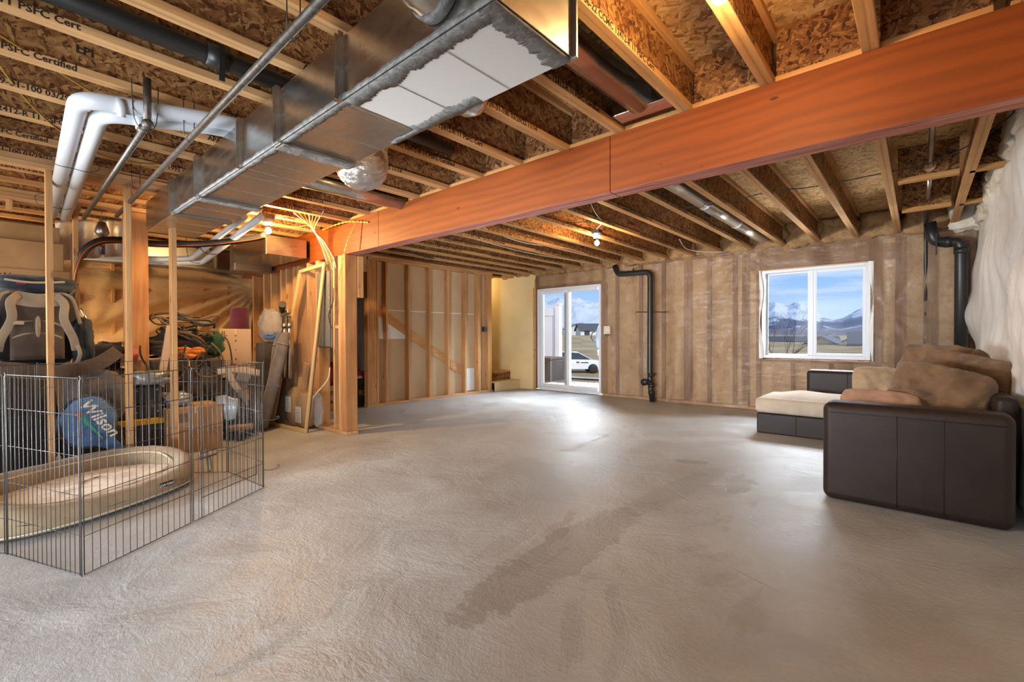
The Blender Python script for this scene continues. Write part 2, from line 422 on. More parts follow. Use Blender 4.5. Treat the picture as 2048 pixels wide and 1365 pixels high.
    def build(s, name, mats, parent=None, bevel=0, loc=None, subsurf=0, recalc=True, solid=0):
        me = s.mesh(name, mats)
        if recalc:
            bm = bmesh.new(); bm.from_mesh(me); bmesh.ops.recalc_face_normals(bm, faces=bm.faces); bm.to_mesh(me); bm.free()
        o = link(name, me, parent)
        if loc: o.location = loc
        if subsurf:
            md = o.modifiers.new('sub', 'SUBSURF'); md.levels = subsurf; md.render_levels = subsurf
        if solid:
            md = o.modifiers.new('solid', 'SOLIDIFY'); md.thickness = solid; md.offset = 0
        if bevel:
            md = o.modifiers.new('bevel', 'BEVEL'); md.width = bevel; md.segments = 2; md.limit_method = 'ANGLE'; md.harden_normals = False
        return o

def link(name, data, parent=None):
    o = bpy.data.objects.new(name, data); COL.objects.link(o)
    if parent is not None: o.parent = parent
    return o
def box(name, lo, hi, mat, parent=None, bevel=0, rot=None):
    """box with its own origin at its centre"""
    c = [(lo[i]+hi[i])/2 for i in range(3)]; h = [abs(hi[i]-lo[i])/2 for i in range(3)]
    o = MB().box([-a for a in h], h).build(name, mat, parent, bevel, recalc=False)
    o.location = c
    if rot: o.rotation_euler = rot
    return o
def tag(o, label, cat, group=None, kind=None):
    o['label'] = label; o['category'] = cat
    if group: o['group'] = group
    if kind: o['kind'] = kind
    return o
def empty(name, label=None, cat=None, loc=(0, 0, 0), rz=0, group=None):
    o = link(name, None); o.empty_display_size = .1; o.location = loc; o.rotation_euler = (0, 0, rz)
    if label: tag(o, label, cat, group)
    return o
def struct(o): o['kind'] = 'structure'; return o
def copy(o, parent=None, loc=None):
    c = o.copy(); COL.objects.link(c)
    if parent is not None: c.parent = parent
    if loc is not None: c.location = loc
    for ch in o.children: copy(ch, c)
    return c
def text_mesh(s, size, mat, depth=0.0, shear=0, bold=0):
    cu = bpy.data.curves.new('text', 'FONT'); cu.body = s; cu.size = size; cu.extrude = depth; cu.shear = shear; cu.offset = bold
    cu.resolution_u = 2; cu.align_x = 'CENTER'; cu.align_y = 'CENTER'
    o = bpy.data.objects.new('text', cu); COL.objects.link(o)
    bpy.context.view_layer.update()
    me = bpy.data.meshes.new_from_object(o.evaluated_get(bpy.context.evaluated_depsgraph_get()))
    bpy.data.objects.remove(o); bpy.data.curves.remove(cu)
    me.materials.clear(); me.materials.append(MATS[mat]); return me
def frame_mat(xa, ya, loc):
    """matrix whose local x runs along xa, y along ya"""
    xa = Vector(xa).normalized(); ya = Vector(ya); za = xa.cross(ya).normalized(); ya = za.cross(xa)
    m = Matrix((xa, ya, za)).transposed().to_4x4(); m.translation = loc; return m
def put_text(name, me, xa, ya, loc, parent=None):
    o = link(name, me, parent); mw = frame_mat(xa, ya, loc)
    o.matrix_local = mw; return o
def smooth_path(pts, n=6):
    pts = [Vector(p) for p in pts]; out = []
    for i in range(len(pts)-1):
        p0 = pts[max(i-1, 0)]; p1 = pts[i]; p2 = pts[i+1]; p3 = pts[min(i+2, len(pts)-1)]
        for k in range(n):
            t = k/n
            out.append(.5*((2*p1)+(-p0+p2)*t+(2*p0-5*p1+4*p2-p3)*t*t+(-p0+3*p1-3*p2+p3)*t**3))
    out.append(pts[-1]); return out
def bend(pts, r, n=6):
    """polyline with rounded corners"""
    pts = [Vector(p) for p in pts]; out = [pts[0]]
    for i in range(1, len(pts)-1):
        a, b, c = pts[i-1], pts[i], pts[i+1]; d1 = (a-b).normalized(); d2 = (c-b).normalized()
        rr = min(r, (a-b).length*.49, (c-b).length*.49)
        p = b+d1*rr; q = b+d2*rr
        for k in range(n+1):
            t = k/n; out.append(p*(1-t)**2+b*2*t*(1-t)+q*t*t)
    out.append(pts[-1]); return out

# ------------------------------------------------------------------ shell
ZJ = 2.40      # underside of joists
ZS = 2.70      # underside of subfloor
YW = 7.55      # window wall
fl = struct(MB().grid(lambda u, v: (-9+10.2*u, -2.8+10.5*v, 0), 2, 2, False).build('floor', 'concrete'))

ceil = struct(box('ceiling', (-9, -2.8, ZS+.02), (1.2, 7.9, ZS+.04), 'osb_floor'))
def cl(o):  # keep world position under ceiling parent
    o.location = Vector(o.location)-ceil.location; o.parent = ceil; return o
pan = None
for i in range(9):
    for j in range(5):
        y0 = -2.8+1.2*i; x0 = -9.6+2.44*j-(1.22 if i % 2 else 0)+1.0
        x1 = min(x0+2.434, 1.2); x0 = max(x0, -9)
        if x1-x0 < .1: continue
        cl(box('subfloor_panel', (x0, y0, ZS), (x1, y0+1.194, ZS+.018), 'osb_floor'))

TXT = [text_mesh(t, .042, 'ink', bold=.001) for t in (
    '1995 CCMC 12412-R 11 PSFC Certified-PSFC/29-31-100 03/29/22 11:14',
    'APA 900 LP1-18 11 7/8 1995 APA 06-22 CCMC 12412-R 11 PSFC Cert',
    'PSFC/29-31-100 03/29/22 11:14 1995 CCMC 12412-R 11 PSFC Certified')]
WTXT = [text_mesh('LPI', .055, 'ink', bold=.002), text_mesh('SolidStart', .05, 'ink', bold=.002)]
FL = .064; FH = .038
def make_joist(length):
    web = MB().box((-.005, -length/2, -.150), (.005, length/2, .150)).build('joist', 'osb_web', recalc=False)
    for z in (-.131, .131):
        box('flange', (-FL/2, -length/2, z-FH/2), (FL/2, length/2, z+FH/2), 'flange_wood', web, .003)
    return web
near_j = make_joist(4.6); far_j = make_joist(4.98)
first = {0: True, 1: True}
def place_joist(src, x, yc, k, texts=True, which=0):
    if first[which]: j = src; first[which] = False
    else: j = copy(src)
    j.location = Vector((x, yc, ZJ+.150))-ceil.location; j.parent = ceil
    L_ = 4.6 if which == 0 else 4.98
    if texts:
        for s in range(2):
            me = TXT[(k+s) % 3]
            put_text('printed_text', me, (0, 1, 0), (0, 0, 1), (FL/2+.0012, -L_/2+1.45+s*1.9+rnd.random()*.25, -.131), j)
        put_text('printed_text', WTXT[k % 2], (0, 1, 0), (0, 0, 1), (.0065, -.9+rnd.random()*2.4, -.02), j)
    return j
tmpl = [None, None]
JX = [-.17-.4235*k for k in range(-1, 19)]
# keep the prototypes free of text: copy first, then letter each one
protos = {0: near_j, 1: far_j}
jobs = [(0, x, .50, k) for k, x in enumerate(JX)]+[(1, x-.03, 5.21, k) for k, x in enumerate(JX) if x > -7]
js = []
for w_, x, yc, k in jobs:
    js.append((copy(protos[w_]), w_, x, yc, k))
for p in (near_j, far_j):
    for ch in list(p.children): bpy.data.objects.remove(ch)
    bpy.data.objects.remove(p)
for j, w_, x, yc, k in js:
    first[w_] = True
    place_joist(j, x if k else x+.08, yc, k, which=w_, texts=(x > -5.5))
# blocking between the joists on the beam and at the far right
for k, x in enumerate(JX[:-4]):
    x0, x1 = x-.4235+.032, x-.032
    for yb in ((2.735,) if x > -4.6 else ()):
        b = box('blocking', (x0, yb-.006, ZJ+FH), (x1, yb+.006, ZS), 'osb_rim'); cl(b)
        f = box('flange', (x0, yb-.032, ZJ), (x1, yb+.032, ZJ+FH), 'flange_wood_x', None); f.location = Vector(f.location)-b.location-ceil.location; f.parent = b
for yb in (5.19, 6.42):
    for x0, x1 in ((-.14, .24), (.30, .60)):
        b = box('blocking', (x0, yb-.006, ZJ+FH), (x1, yb+.006, ZS), 'osb_rim'); cl(b)
        f = box('flange', (x0, yb-.032, ZJ), (x1, yb+.032, ZJ+FH), 'flange_wood_x'); f.location = Vector(f.location)-b.location-ceil.location; f.parent = b
        t = put_text('printed_text', TXT[0] if yb < 6 else TXT[1], (1, 0, 0), (0, 0, 1), (0, 0, 0), b)
        t.matrix_local = frame_mat((1, 0, 0), (0, 0, 1), Vector((0, -.0335, ZJ+.019))-b.location-ceil.location) @ Matrix.Scale(.28, 4, (1, 0, 0))

# main beam
bm_root = empty('support_beam', 'long orange laminated timber beam with red edges carrying the joists', 'beam', (-2.3, 2.735, 2.03))
for x0, x1 in ((-8.0, -4.160), (-4.156, -1.500), (-1.496, 1.1)):
    mb = MB(); mb.box((x0, 2.665, 2.03), (x1, 2.805, 2.395))
    mb.mi = [1, 1, 0, 0, 0, 0]
    o = mb.build('beam_section', ['beam_face', 'beam_red'], bm_root, .003); o.location = (2.3, -2.735, -2.03)

def stud_at(parent, x, y, z0, z1, ax='x', mat='stud_wood', w=.038, d=.089, name='stud', bevel=.003):
    """ax: direction of the narrow side"""
    sx, sy = (w, d) if ax == 'x' else (d, w)
    return pbox(name, (x-sx/2, y-sy/2, z0), (x+sx/2, y+sy/2, z1), mat, parent, bevel)
def pbox(name, lo, hi, mat, parent, bevel=0, rot=None):
    o = box(name, lo, hi, mat, None, bevel, rot); o.location = Vector(o.location)-world_loc(parent); o.parent = parent; return o
def world_loc(p):
    v = Vector((0, 0, 0))
    while p is not None: v += Vector(p.location); p = p.parent
    return v
def fold(x, z, cx, cz, n, ph=0, reach=1.2):
    """radial folds in a film pinned at (cx, cz)"""
    dx, dz = x-cx, z-cz; d = math.hypot(dx, dz)+1e-4; a = math.atan2(dz, dx)
    return math.sin(a*n+ph+1.3*noise.noise((a*3, d, ph)))*d*math.exp(-d*1.6/reach)

# --- window wall (wall_back): sheathing, studs, batts, film
wb = struct(MB().grid(lambda u, v: (-9+10.2*u, 7.74, ZS*v), 102, 27, False,
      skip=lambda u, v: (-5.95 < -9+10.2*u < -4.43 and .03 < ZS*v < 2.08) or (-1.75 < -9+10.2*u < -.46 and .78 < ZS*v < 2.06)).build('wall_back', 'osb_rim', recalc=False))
dx0, dx1, dzt = -5.95, -4.43, 2.09; wx0, wx1, wz0, wz1 = -1.755, -.455, .765, 2.07
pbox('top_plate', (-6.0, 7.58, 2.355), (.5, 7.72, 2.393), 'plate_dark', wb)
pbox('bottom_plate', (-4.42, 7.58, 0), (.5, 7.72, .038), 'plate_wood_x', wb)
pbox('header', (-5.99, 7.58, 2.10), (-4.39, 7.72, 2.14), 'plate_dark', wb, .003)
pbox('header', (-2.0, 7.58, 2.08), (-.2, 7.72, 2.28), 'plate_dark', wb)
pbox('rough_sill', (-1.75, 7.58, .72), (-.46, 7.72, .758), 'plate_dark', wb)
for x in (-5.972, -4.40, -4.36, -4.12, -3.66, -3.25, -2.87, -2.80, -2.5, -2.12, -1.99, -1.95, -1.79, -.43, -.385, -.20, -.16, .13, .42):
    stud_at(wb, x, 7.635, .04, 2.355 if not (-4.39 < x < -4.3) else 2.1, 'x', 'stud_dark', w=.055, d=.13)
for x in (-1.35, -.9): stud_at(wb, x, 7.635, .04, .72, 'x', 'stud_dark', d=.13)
pbox('insulation_batt', (-4.38, 7.62, .05), (-1.77, 7.72, 2.35), 'insulation', wb)
pbox('insulation_batt', (-.44, 7.62, .05), (.5, 7.72, 2.35), 'insulation', wb)
pbox('insulation_batt', (-1.77, 7.62, .05), (-.44, 7.72, .72), 'insulation', wb)
pbox('insulation_batt', (-5.95, 7.62, 2.15), (-4.4, 7.72, 2.35), 'insulation', wb)
def film_back(u, v):
    x = -6.0+6.55*u; z = .01+2.375*v
    y = YW
    y += .016*noise.noise((x*2.2, z*1.1, 3)) + .008*noise.noise((x*9, z*2.2, 8)) + .004*abs(noise.noise((x*3, z*14+x*5, 5)))
    y += .045*fold(x, z, -4.33, 1.25, 11, 1) + .045*fold(x, z, -4.38, 2.12, 15, 2) + .03*fold(x, z, -6, 2.2, 11, 4) + .035*fold(x, z, -2.0, 2.3, 13, 7) + .03*fold(x, z, -.3, 1.4, 11, 9)
    y += .035*fold(x, z, -3.45, 1.5, 9, 3, .8)+.03*fold(x, z, -3.3, .1, 11, 5, .8)
    y = min(y, 7.562)
    if x > -4.4 and z < .35: y -= .10*(1-z/.35)**2*(.45+.55*noise.noise((x*3.2, 1, 1)))*(1 if x < -1.9 else .25)
    lump = max(0, 1-abs(x+2.9)/.45)
    y -= lump*(.09+.06*math.sin(x*14))*max(0, 1-z/1.9)
    if z > 2.3: y += .01*math.sin(x*25)
    return (x, y, z)
MB().grid(film_back, 420, 130, True, skip=lambda u, v: (dx0 < -6.0+6.55*u < dx1 and .01+2.375*v < dzt) or (wx0 < -6+6.55*u < wx1 and wz0 < .01+2.375*v < wz1)).build('vapor_barrier', 'vapor_film', None, recalc=False)
o = bpy.data.objects['vapor_barrier']; o.location = -world_loc(wb); o.parent = wb
# torn lower flap in the middle of the window wall
def flap(u, v):
    x = -3.06+.62*u; z = .03+1.15*v*(1-.15*math.sin(u*PI*2)); return (x, 7.44+.05*noise.noise((x*5, z*2, 2))-.05*(1-v)+.02*math.sin(u*16), z)
# rim insulation stuffed between joist ends
def fluffy(name, c, size, mat, parent, seed=0, n=22):
    mb = MB(); off = Vector((seed*7.3, seed*3.1, 0))
    def f(p, d):
        q = Vector((max(-1, min(1, d.x*1.35))*size[0]/2, max(-1, min(1, d.y*1.35))*size[1]/2, max(-1, min(1, d.z*1.35))*size[2]/2))
        k = noise.fractal(q*9+off, .6, 2.2, 4)
        return q*(1+.28*k)
    mb.ball((0, 0, 0), 1, n, n-6, f)
    o = mb.build(name, mat, None, recalc=False); o.location = Vector(c)-world_loc(parent); o.parent = parent; return o
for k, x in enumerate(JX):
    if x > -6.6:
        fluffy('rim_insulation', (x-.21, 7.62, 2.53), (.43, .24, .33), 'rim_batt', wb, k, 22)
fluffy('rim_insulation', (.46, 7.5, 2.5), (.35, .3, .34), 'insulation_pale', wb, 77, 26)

# door_1
d1 = struct(empty('door_1', loc=(-5.19, 7.6, .02)))
def D(name, lo, hi, mat='vinyl_white', b=.004): return pbox(name, lo, hi, mat, d1, b)
D('frame', (-5.94, 7.55, .03), (-5.885, 7.68, 2.08)); D('frame', (-4.465, 7.55, .03), (-4.44, 7.68, 2.08))
D('frame', (-5.885, 7.55, 2.03), (-4.465, 7.68, 2.08)); D('frame', (-5.885, 7.55, .02), (-4.465, 7.70, .075))
for (a, b, y) in ((-5.885, -5.16, 7.63), (-5.225, -4.465, 7.585)):
    D('stile', (a, y-.018, .075), (a+.055, y+.018, 2.03)); D('stile', (b-(.055 if b < -5 else .03), y-.018, .075), (b, y+.018, 2.03))
    D('rail', (a+.055, y-.018, 1.975), (b-.055, y+.018, 2.03)); D('rail', (a+.055, y-.018, .075), (b-.055, y+.018, .14))
    D('pane', (a+.055, y-.003, .14), (b-.03, y+.003, 1.975), 'pane_glass', 0)
D('screen_stile', (-5.34, 7.66, .09), (-5.26, 7.68, 2.03), 'vinyl_grey')
h = MB().tube(smooth_path([(-4.555, 7.565, 1.0), (-4.60, 7.53, 1.03), (-4.625, 7.515, 1.1), (-4.60, 7.53, 1.17), (-4.555, 7.565, 1.2)], 5), .008, 8).build('handle', 'black_abs', d1)
h.location = -Vector(d1.location)
# window_1
w1 = struct(empty('window_1', loc=(-1.105, 7.6, .78)))
def W(name, lo, hi, mat='vinyl_white', b=.004): return pbox(name, lo, hi, mat, w1, b)
W('frame', (-1.74, 7.555, .78), (-1.69, 7.66, 2.055)); W('frame', (-.52, 7.555, .78), (-.47, 7.66, 2.055))
W('frame', (-1.69, 7.555, 2.01), (-.52, 7.66, 2.055)); W('frame', (-1.69, 7.555, .78), (-.52, 7.66, .825))
W('sash', (-1.155, 7.575, .825), (-1.10, 7.62, 2.01))
for a, b, lo in ((-1.10, -.52, 1), (-1.69, -1.155, 0)):
    y0 = 7.575 if lo else 7.62
    t = .035 if lo else .018
    W('sash', (a, y0, .825), (a+t, y0+.035, 2.01)); W('sash', (b-t, y0, .825), (b, y0+.035, 2.01))
    W('sash', (a+t, y0, 2.01-t), (b-t, y0+.035, 2.01)); W('sash', (a+t, y0, .825), (b-t, y0+.035, .825+t))
    W('pane', (a+t, y0+.014, .825+t), (b-t, y0+.020, 2.01-t), 'pane_glass', 0)
pbox('trim_strip', (-1.755, 7.545, 2.056), (-.46, 7.60, 2.07), 'plate_wood_x', w1)
# loose pale film edges at both sides of the window
for x, s in ((-1.752, 1), (-.458, -1)):
    def fe(u, v, x=x, s=s):
        z = .77+1.29*v; return (x+s*(-.02+u*(.035+.022*math.sin(v*9+s))), 7.54-.012*math.sin(u*3+v*7), z)
    o = MB().grid(fe, 4, 40).build('film_edge', 'poly_white', None); o.location = -Vector(w1.location); o.parent = w1

# --- right wall: white poly over blanket insulation
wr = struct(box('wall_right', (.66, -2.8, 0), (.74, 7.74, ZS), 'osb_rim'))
def wr_fn(u, v):
    y = 2.0+5.52*u; z = 2.42*v
    x = .50+.010*noise.noise((y*2, z, 1))
    x -= .03*math.sin(y*3.1+.6)*math.sin(PI*v)
    far = max(0, (y-6.4)/1.1)
    x -= far*(.10+.05*math.sin(z*5.2+.4)+.03*math.sin(z*11))*math.sin(PI*min(1, v*1.05))
    # deep diagonal creases starting from a staple on the wall
    for (cy, cz, n, a) in ((4.3, 1.72, 13, .05), (4.6, .9, 11, .03), (6.0, 2.2, 12, .03)):
        x += a*fold(y, z, cy, cz, n, cy, 1.4)
    x += .012*math.sin(y*26+2*noise.noise((y, z*2, 0)))*max(0, 1-v*1.6)
    if z < .85: x = max(x, .468)
    return (x, y, z)
o = MB().grid(wr_fn, 150, 70).build('insulation_cover', 'poly_white', None, recalc=False, solid=.004); o.location = -world_loc(wr); o.parent = wr
for k, (y, z, sx, sz) in enumerate(((4.35, 2.58, .3, .30), (4.9, 2.56, .5, .28), (5.6, 2.5, .5, .3), (6.3, 2.48, .5, .3), (7.0, 2.46, .5, .3), (3.7, 2.55, .5, .3))):
    fluffy('blanket_insulation', (.56, y, z), (.20, sx+.25, sz), 'insulation_pale', wr, 30+k, 26)
# --- walls behind the camera and far left
struct(box('wall_front', (-9, -2.88, 0), (1.2, -2.8, ZS), 'drywall_grey'))
wl = struct(box('wall_left', (-8.2, -2.8, 0), (-8.1, 7.74, ZS), 'drywall_grey'))
for k in range(14): stud_at(wl, -8.04, -1.6+.34*k, 0.03, 2.09, 'y', d=.09)
pbox('insulation_batt', (-8.09, -2.6, .05), (-8.02, 3.2, 2.06), 'insulation', wl)
pbox('top_plate', (-8.09, -2.7, 2.09), (-7.99, 3.3, 2.128), 'plate_wood_y', wl)
def film_left(u, v):
    y = -2.0+5.0*u; z = .01+2.08*v
    x = -7.97+.02*noise.noise((y*1.4, z*1.4, 5))+.10*fold(y, z, 2.95, 1.95, 30, 0, 2.2)+.04*fold(y, z, .9, 1.2, 9, 2)
    return (x, y, z)
o = MB().grid(film_left, 160, 70).build('vapor_barrier', 'vapor_film_warm', None, recalc=False); o.location = -world_loc(wl); o.parent = wl

# --- stair wall (wall_stair): studs, brown drywall back, stringer
ws = struct(box('wall_stair', (-6.575, 3.98, .0), (-6.562, 6.70, 2.40), 'drywall_back'))
pbox('bottom_plate', (-6.56, 3.93, 0), (-6.46, 6.76, .038), 'plate_wood_y', ws, .003)
pbox('top_plate', (-6.56, 3.5, 2.36), (-6.46, 6.76, 2.398), 'plate_wood_y', ws, .003)
pbox('top_plate', (-6.56, 3.95, 2.322), (-6.46, 6.76, 2.358), 'plate_wood_y', ws, .003)
for y in (3.955, 3.995, 4.035, 4.075, 4.12, 4.29, 4.73, 5.17, 5.60, 6.02, 6.36, 6.40):
    stud_at(ws, -6.51, y, .04, 2.32, 'y', d=.097)
stud_at(ws, -6.51, 6.68, .04, 2.32, 'y', d=.097, w=.11, name='corner_post')
box_s = pbox('stair_stringer', (-6.562, 0, 0), (-6.524, .001, .001), 'brace_wood', ws)
mb = MB(); a0, a1 = (4.0, 1.72), (6.05, .50)
mb.prism([(a0[0], a0[1]-.0), (a1[0], a1[1]-.0), (a1[0], a1[1]-.17), (a0[0], a0[1]-.17)], 'x', -6.562, -6.545)
bpy.data.objects.remove(box_s)
o = mb.build('stair_stringer', 'plate_wood_y', None, .003); o.location = -world_loc(ws); o.parent = ws
# glimpses of white board beyond, seen through gaps in the brown board
mb = MB(); mb.prism([(4.14, 1.07), (4.72, 1.07), (4.72, 1.13), (4.14, 1.51)], 'x', -6.56, -6.552)
o = mb.build('white_board', 'vinyl_white', None); o.location = -world_loc(ws); o.parent = ws
pbox('white_board', (-6.56, 6.06, .06), (-6.552, 6.33, .49), 'vinyl_white', ws)
pbox('drywall_seam', (-6.562, 4.14, 1.535), (-6.5605, 6.33, 1.55), 'vinyl_white', ws)
e = pbox('junction_box', (-6.50, 6.50, 1.20), (-6.45, 6.57, 1.30), 'black_abs', ws, .003)
# header over the opening beside the beam post
pbox('header', (-6.55, 2.85, 2.12), (-6.46, 3.93, 2.36), 'plate_wood_y', ws, .003)
# --- recess with drywall and steps
wc = struct(box('wall_recess', (-9.2, 7.545, .0), (-5.985, 7.56, 2.42), 'drywall_face'))
struct(box('trim_1', (-6.01, 7.50, 0), (-5.96, 7.545, 2.12), 'plate_wood_x', bevel=.003))
struct(box('wall_landing', (-8.1, 6.735, 0), (-6.56, 6.75, 2.4), 'drywall_face'))
st = empty('stair_flight', 'two bare plywood steps in the recess beside the glass door', 'stairs', (-6.6, 7.15, 0))
def T(name, lo, hi, mat): return pbox(name, lo, hi, mat, st, .004)
plain('pale_plywood', 'dcc294', .7, var=.06)
T('riser', (-6.42, 6.76, 0), (-6.40, 7.54, .165), 'pale_plywood'); T('tread', (-6.70, 6.76, .165), (-6.385, 7.54, .187), 'pale_plywood')
T('riser', (-6.70, 6.76, .187), (-6.68, 7.54, .345), 'osb_rim'); T('tread', (-7.6, 6.76, .345), (-6.665, 7.54, .367), 'osb_floor')

# --- stub wall under the beam end (wall_panel) with post
wp = struct(empty('wall_panel', loc=(-5.2, 2.735, 0)))
def Wp(name, lo, hi, mat='stud_wood', b=.003): return pbox(name, lo, hi, mat, wp, b)
Wp('bottom_plate', (-5.78, 2.655, 0), (-4.80, 2.80, .038), 'plate_wood_x')
Wp('post', (-4.905, 2.655, .038), (-4.81, 2.80, 2.03), 'post_wood', .006)
for x in (-4.927, -4.967, -5.09, -5.475, -5.515, -5.75): stud_at(wp, x, 2.735, .038, 2.03, 'x', d=.14)
Wp('trimmer', (-4.81, 2.80, 1.55), (-4.77, 2.86, 2.02), 'stud_wood')
for x in (-6.08, -6.20, -6.43, -6.60, -6.93, -7.19, -7.6): stud_at(wp, x, 2.76, .0, 2.03, 'x', d=.14)
Wp('block', (-5.07, 2.67, 1.20), (-4.986, 2.79, 1.24), 'stud_wood')
Wp('plywood_backer', (-7.95, 2.84, 0), (-6.0, 2.855, 2.38), 'osb_rim')
# --- mechanical room walls: three studs in front, posts behind
wm = struct(empty('wall_mechanical', loc=(-4.8, .7, 0)))
for y in (.315, .765, 1.065): stud_at(wm, -4.80, y, 0, 2.325, 'y', d=.089)
for z in (2.325, 2.363): pbox('top_plate', (-4.845, -2.5, z), (-4.755, 1.09, z+.037), 'plate_wood_y', wm, .003)
wn = struct(empty('wall_inner', loc=(-6, .7, 0)))
pbox('post', (-5.93, .95, 0), (-5.80, 1.085, 2.34), 'post_wood', wn, .004)
stud_at(wn, -5.88, .925, 0, 2.34, 'y', d=.12)
stud_at(wn, -6.10, .58, 0, 2.33, 'y', d=.089)
for z in (2.33, 2.366): pbox('top_plate', (-6.15, -2.5, z), (-6.06, .62, z+.034), 'plate_wood_y', wn, .003)
pbox('top_plate', (-5.95, .5, 2.345), (-5.80, 1.3, 2.385), 'plate_wood_y', wn, .003)
pbox('cripple_stud', (-6.14, .13, 2.24), (-6.05, .17, 2.33), 'stud_wood', wn)
# room under the stairs
wu = struct(box('wall_understair', (-8.1, 4.05, 0), (-6.58, 4.065, 2.4), 'drywall_grey'))
mb = MB().prism([(-6.60, 2.15), (-6.60, 2.3), (-8.0, 1.0), (-8.0, .85)], 'y', 3.6, 4.03)

def world(mb, name, mat, parent=None, bevel=0, **k):
    """mesh written in world coordinates, hung under parent (parents have no rotation)"""
    o = mb.build(name, mat, None, bevel, **k)
    if parent is not None: o.location = Vector(o.location)-world_loc(parent); o.parent = parent
    return o
def wtube(name, pts, r, mat, parent=None, n=10, **k): return world(MB().tube(pts, r, n), name, mat, parent, **k)

# ================================================================== ducts and pipes
dr = empty('supply_duct', 'large rectangular galvanised duct with brushed grey sealant hung under the joists', 'duct', (-3, 1.13, 2.035))
xs = [-.885, -1.16, -1.45, -1.74, -2.02, -2.31, -2.62, -2.93, -3.25, -3.58, -3.9, -4.2, -4.5, -4.8, -5.1]
Y0, Y1, Z0, Z1 = .94, 1.315, 2.035, 2.29
for i, (a, b) in enumerate(((-.885, -1.72), (-1.72, -2.31), (-2.31, -2.80), (-2.80, -3.58), (-3.58, -4.2), (-4.2, -5.1))):
    mb = MB(); mb.box((b+.002, Y0, Z0), (a-.002, Y1, Z1)); mb.mi = [1, 0, 0, 0, 0, 0]
    world(mb, 'duct_section', ['galvanised', 'duct_bottom'], dr, .004)
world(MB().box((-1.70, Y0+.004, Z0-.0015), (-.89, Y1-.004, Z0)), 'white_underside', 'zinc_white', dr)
for x in xs[1:-1]:   # pressed cross ribs on the underside
    world(MB().beam((x, Y0+.01, Z0-.001), (x, Y1-.01, Z0-.001), .007, .005), 'pressed_rib', 'duct_bottom', dr)
for x in (-1.72, -2.31, -2.80, -3.58, -4.2):   # drive cleats standing up the side
    world(MB().box((x-.016, Y0-.022, Z0-.004), (x+.016, Y0, Z1+.01)).box((x-.003, Y0-.03, Z0), (x+.003, Y0-.02, Z1)), 'drive_cleat', 'galvanised', dr)
for x in (-2.31, -3.58, -4.2): world(MB().box((x-.035, Y0-.01, Z0-.016), (x+.035, Y1+.012, Z0)), 'transverse_joint', 'galvanised_dull', dr, .003)
def smear(fn, nu, nv, name, parent, mat='mastic'):
    return world(MB().grid(fn, nu, nv), name, mat, parent, recalc=False, solid=.002)
def ragged(t, s): return .5+.32*noise.fractal(Vector((t*12, s*3.7, s)), .35, 2.3, 6)
def sm_bottom(y, sgn, seed, x0=-.885, x1=-4.2):
    def f(u, v): 
        x = x0+(x1-x0)*u; w = (.022+.035*ragged(x, seed))*(1.5 if x > -1.7 else .8)
        return (x, y+sgn*w*v, Z0-.0035)
    return f
smear(sm_bottom(Y0, 1, 1), 700, 2, 'sealant_band', dr); smear(sm_bottom(Y1, -1, 2, -1.3, -1.9), 200, 2, 'sealant_band', dr)
smear(lambda u, v: (-.886-v*(.05+.05*ragged(u*.4, 6)), Y0+(Y1-Y0)*u, Z0-.004), 160, 2, 'sealant_band', dr)
smear(lambda u, v: (-.885-3.3*u, Y0-.003, Z0+v*(.012+.02*ragged(u*3.3, 9))), 200, 1, 'sealant_band', dr)
for x in (-2.31, -3.58):
    smear(lambda u, v, x=x: (x+(v-.5)*(.06+.05*ragged(u*.4, x)), Y0+(Y1-Y0)*u, Z0-.018), 40, 2, 'sealant_band', dr)
mb = MB(); mb.box((-.885, Y0+.004, Z0+.004), (-.879, Y1-.004, Z1+.03)).box((-.895, Y1-.006, Z0), (-.862, Y1+.006, Z1+.03)).box((-.895, Y0-.006, Z0), (-.868, Y0+.004, Z1+.03))
world(mb, 'end_cap', 'galvanised_dull', dr, .002)

def elbow_ribs(pts, r, n=16, rib=.004):
    return [r+(rib if i % 2 else 0) for i in range(len(pts))]
t = empty('round_duct_elbow', 'ribbed round galvanised elbow leaving the near side of the big duct at the top edge', 'duct', (-1.13, .9, 2.2))
p = bend([(-1.12, .95, 2.17), (-1.12, .84, 2.17), (-1.16, .76, 2.42)], .12, 8)
wtube('elbow', p, elbow_ribs(p, .085), 'galvanised', t, 22); wtube('collar', [(-1.12, .938, 2.17), (-1.12, .90, 2.17)], .095, 'mastic', t, 22)
t = empty('round_duct_elbow', 'short round duct elbow smeared with sealant, leaving the far side of the big duct', 'duct', (-1.5, 1.35, 2.15))
p = bend([(-1.47, 1.30, 2.14), (-1.47, 1.42, 2.14), (-1.60, 1.45, 2.36)], .10, 8)
wtube('elbow', p, elbow_ribs(p, .08), 'galvanised', t, 22); wtube('collar', [(-1.47, 1.313, 2.14), (-1.47, 1.35, 2.14)], .092, 'mastic', t, 22)
t = empty('round_duct', 'shiny round duct lying in a joist bay and ending at a boot on the beam', 'duct', (-1.23, 1.3, 2.45))
wtube('pipe', [(-1.23, 1.34, 2.22), (-1.225, 1.45, 2.40), (-1.225, 1.60, 2.45), (-1.225, 2.52, 2.48)], .082, 'galvanised', t, 24)
wtube('collar', [(-1.23, 1.313, 2.2), (-1.23, 1.37, 2.25)], .09, 'mastic', t, 22)
world(MB().box((-1.39, 2.50, 2.42), (-1.06, 2.66, 2.60)), 'boot', 'chrome', t, .004)
t = empty('round_duct', 'pale round duct running between joists behind the crumpled foil hose', 'duct', (-3.77, 1.9, 2.43))
wtube('pipe', [(-3.77, 1.45, 2.40), (-3.77, 2.68, 2.41)], .078, 'duct_bottom', t, 20)
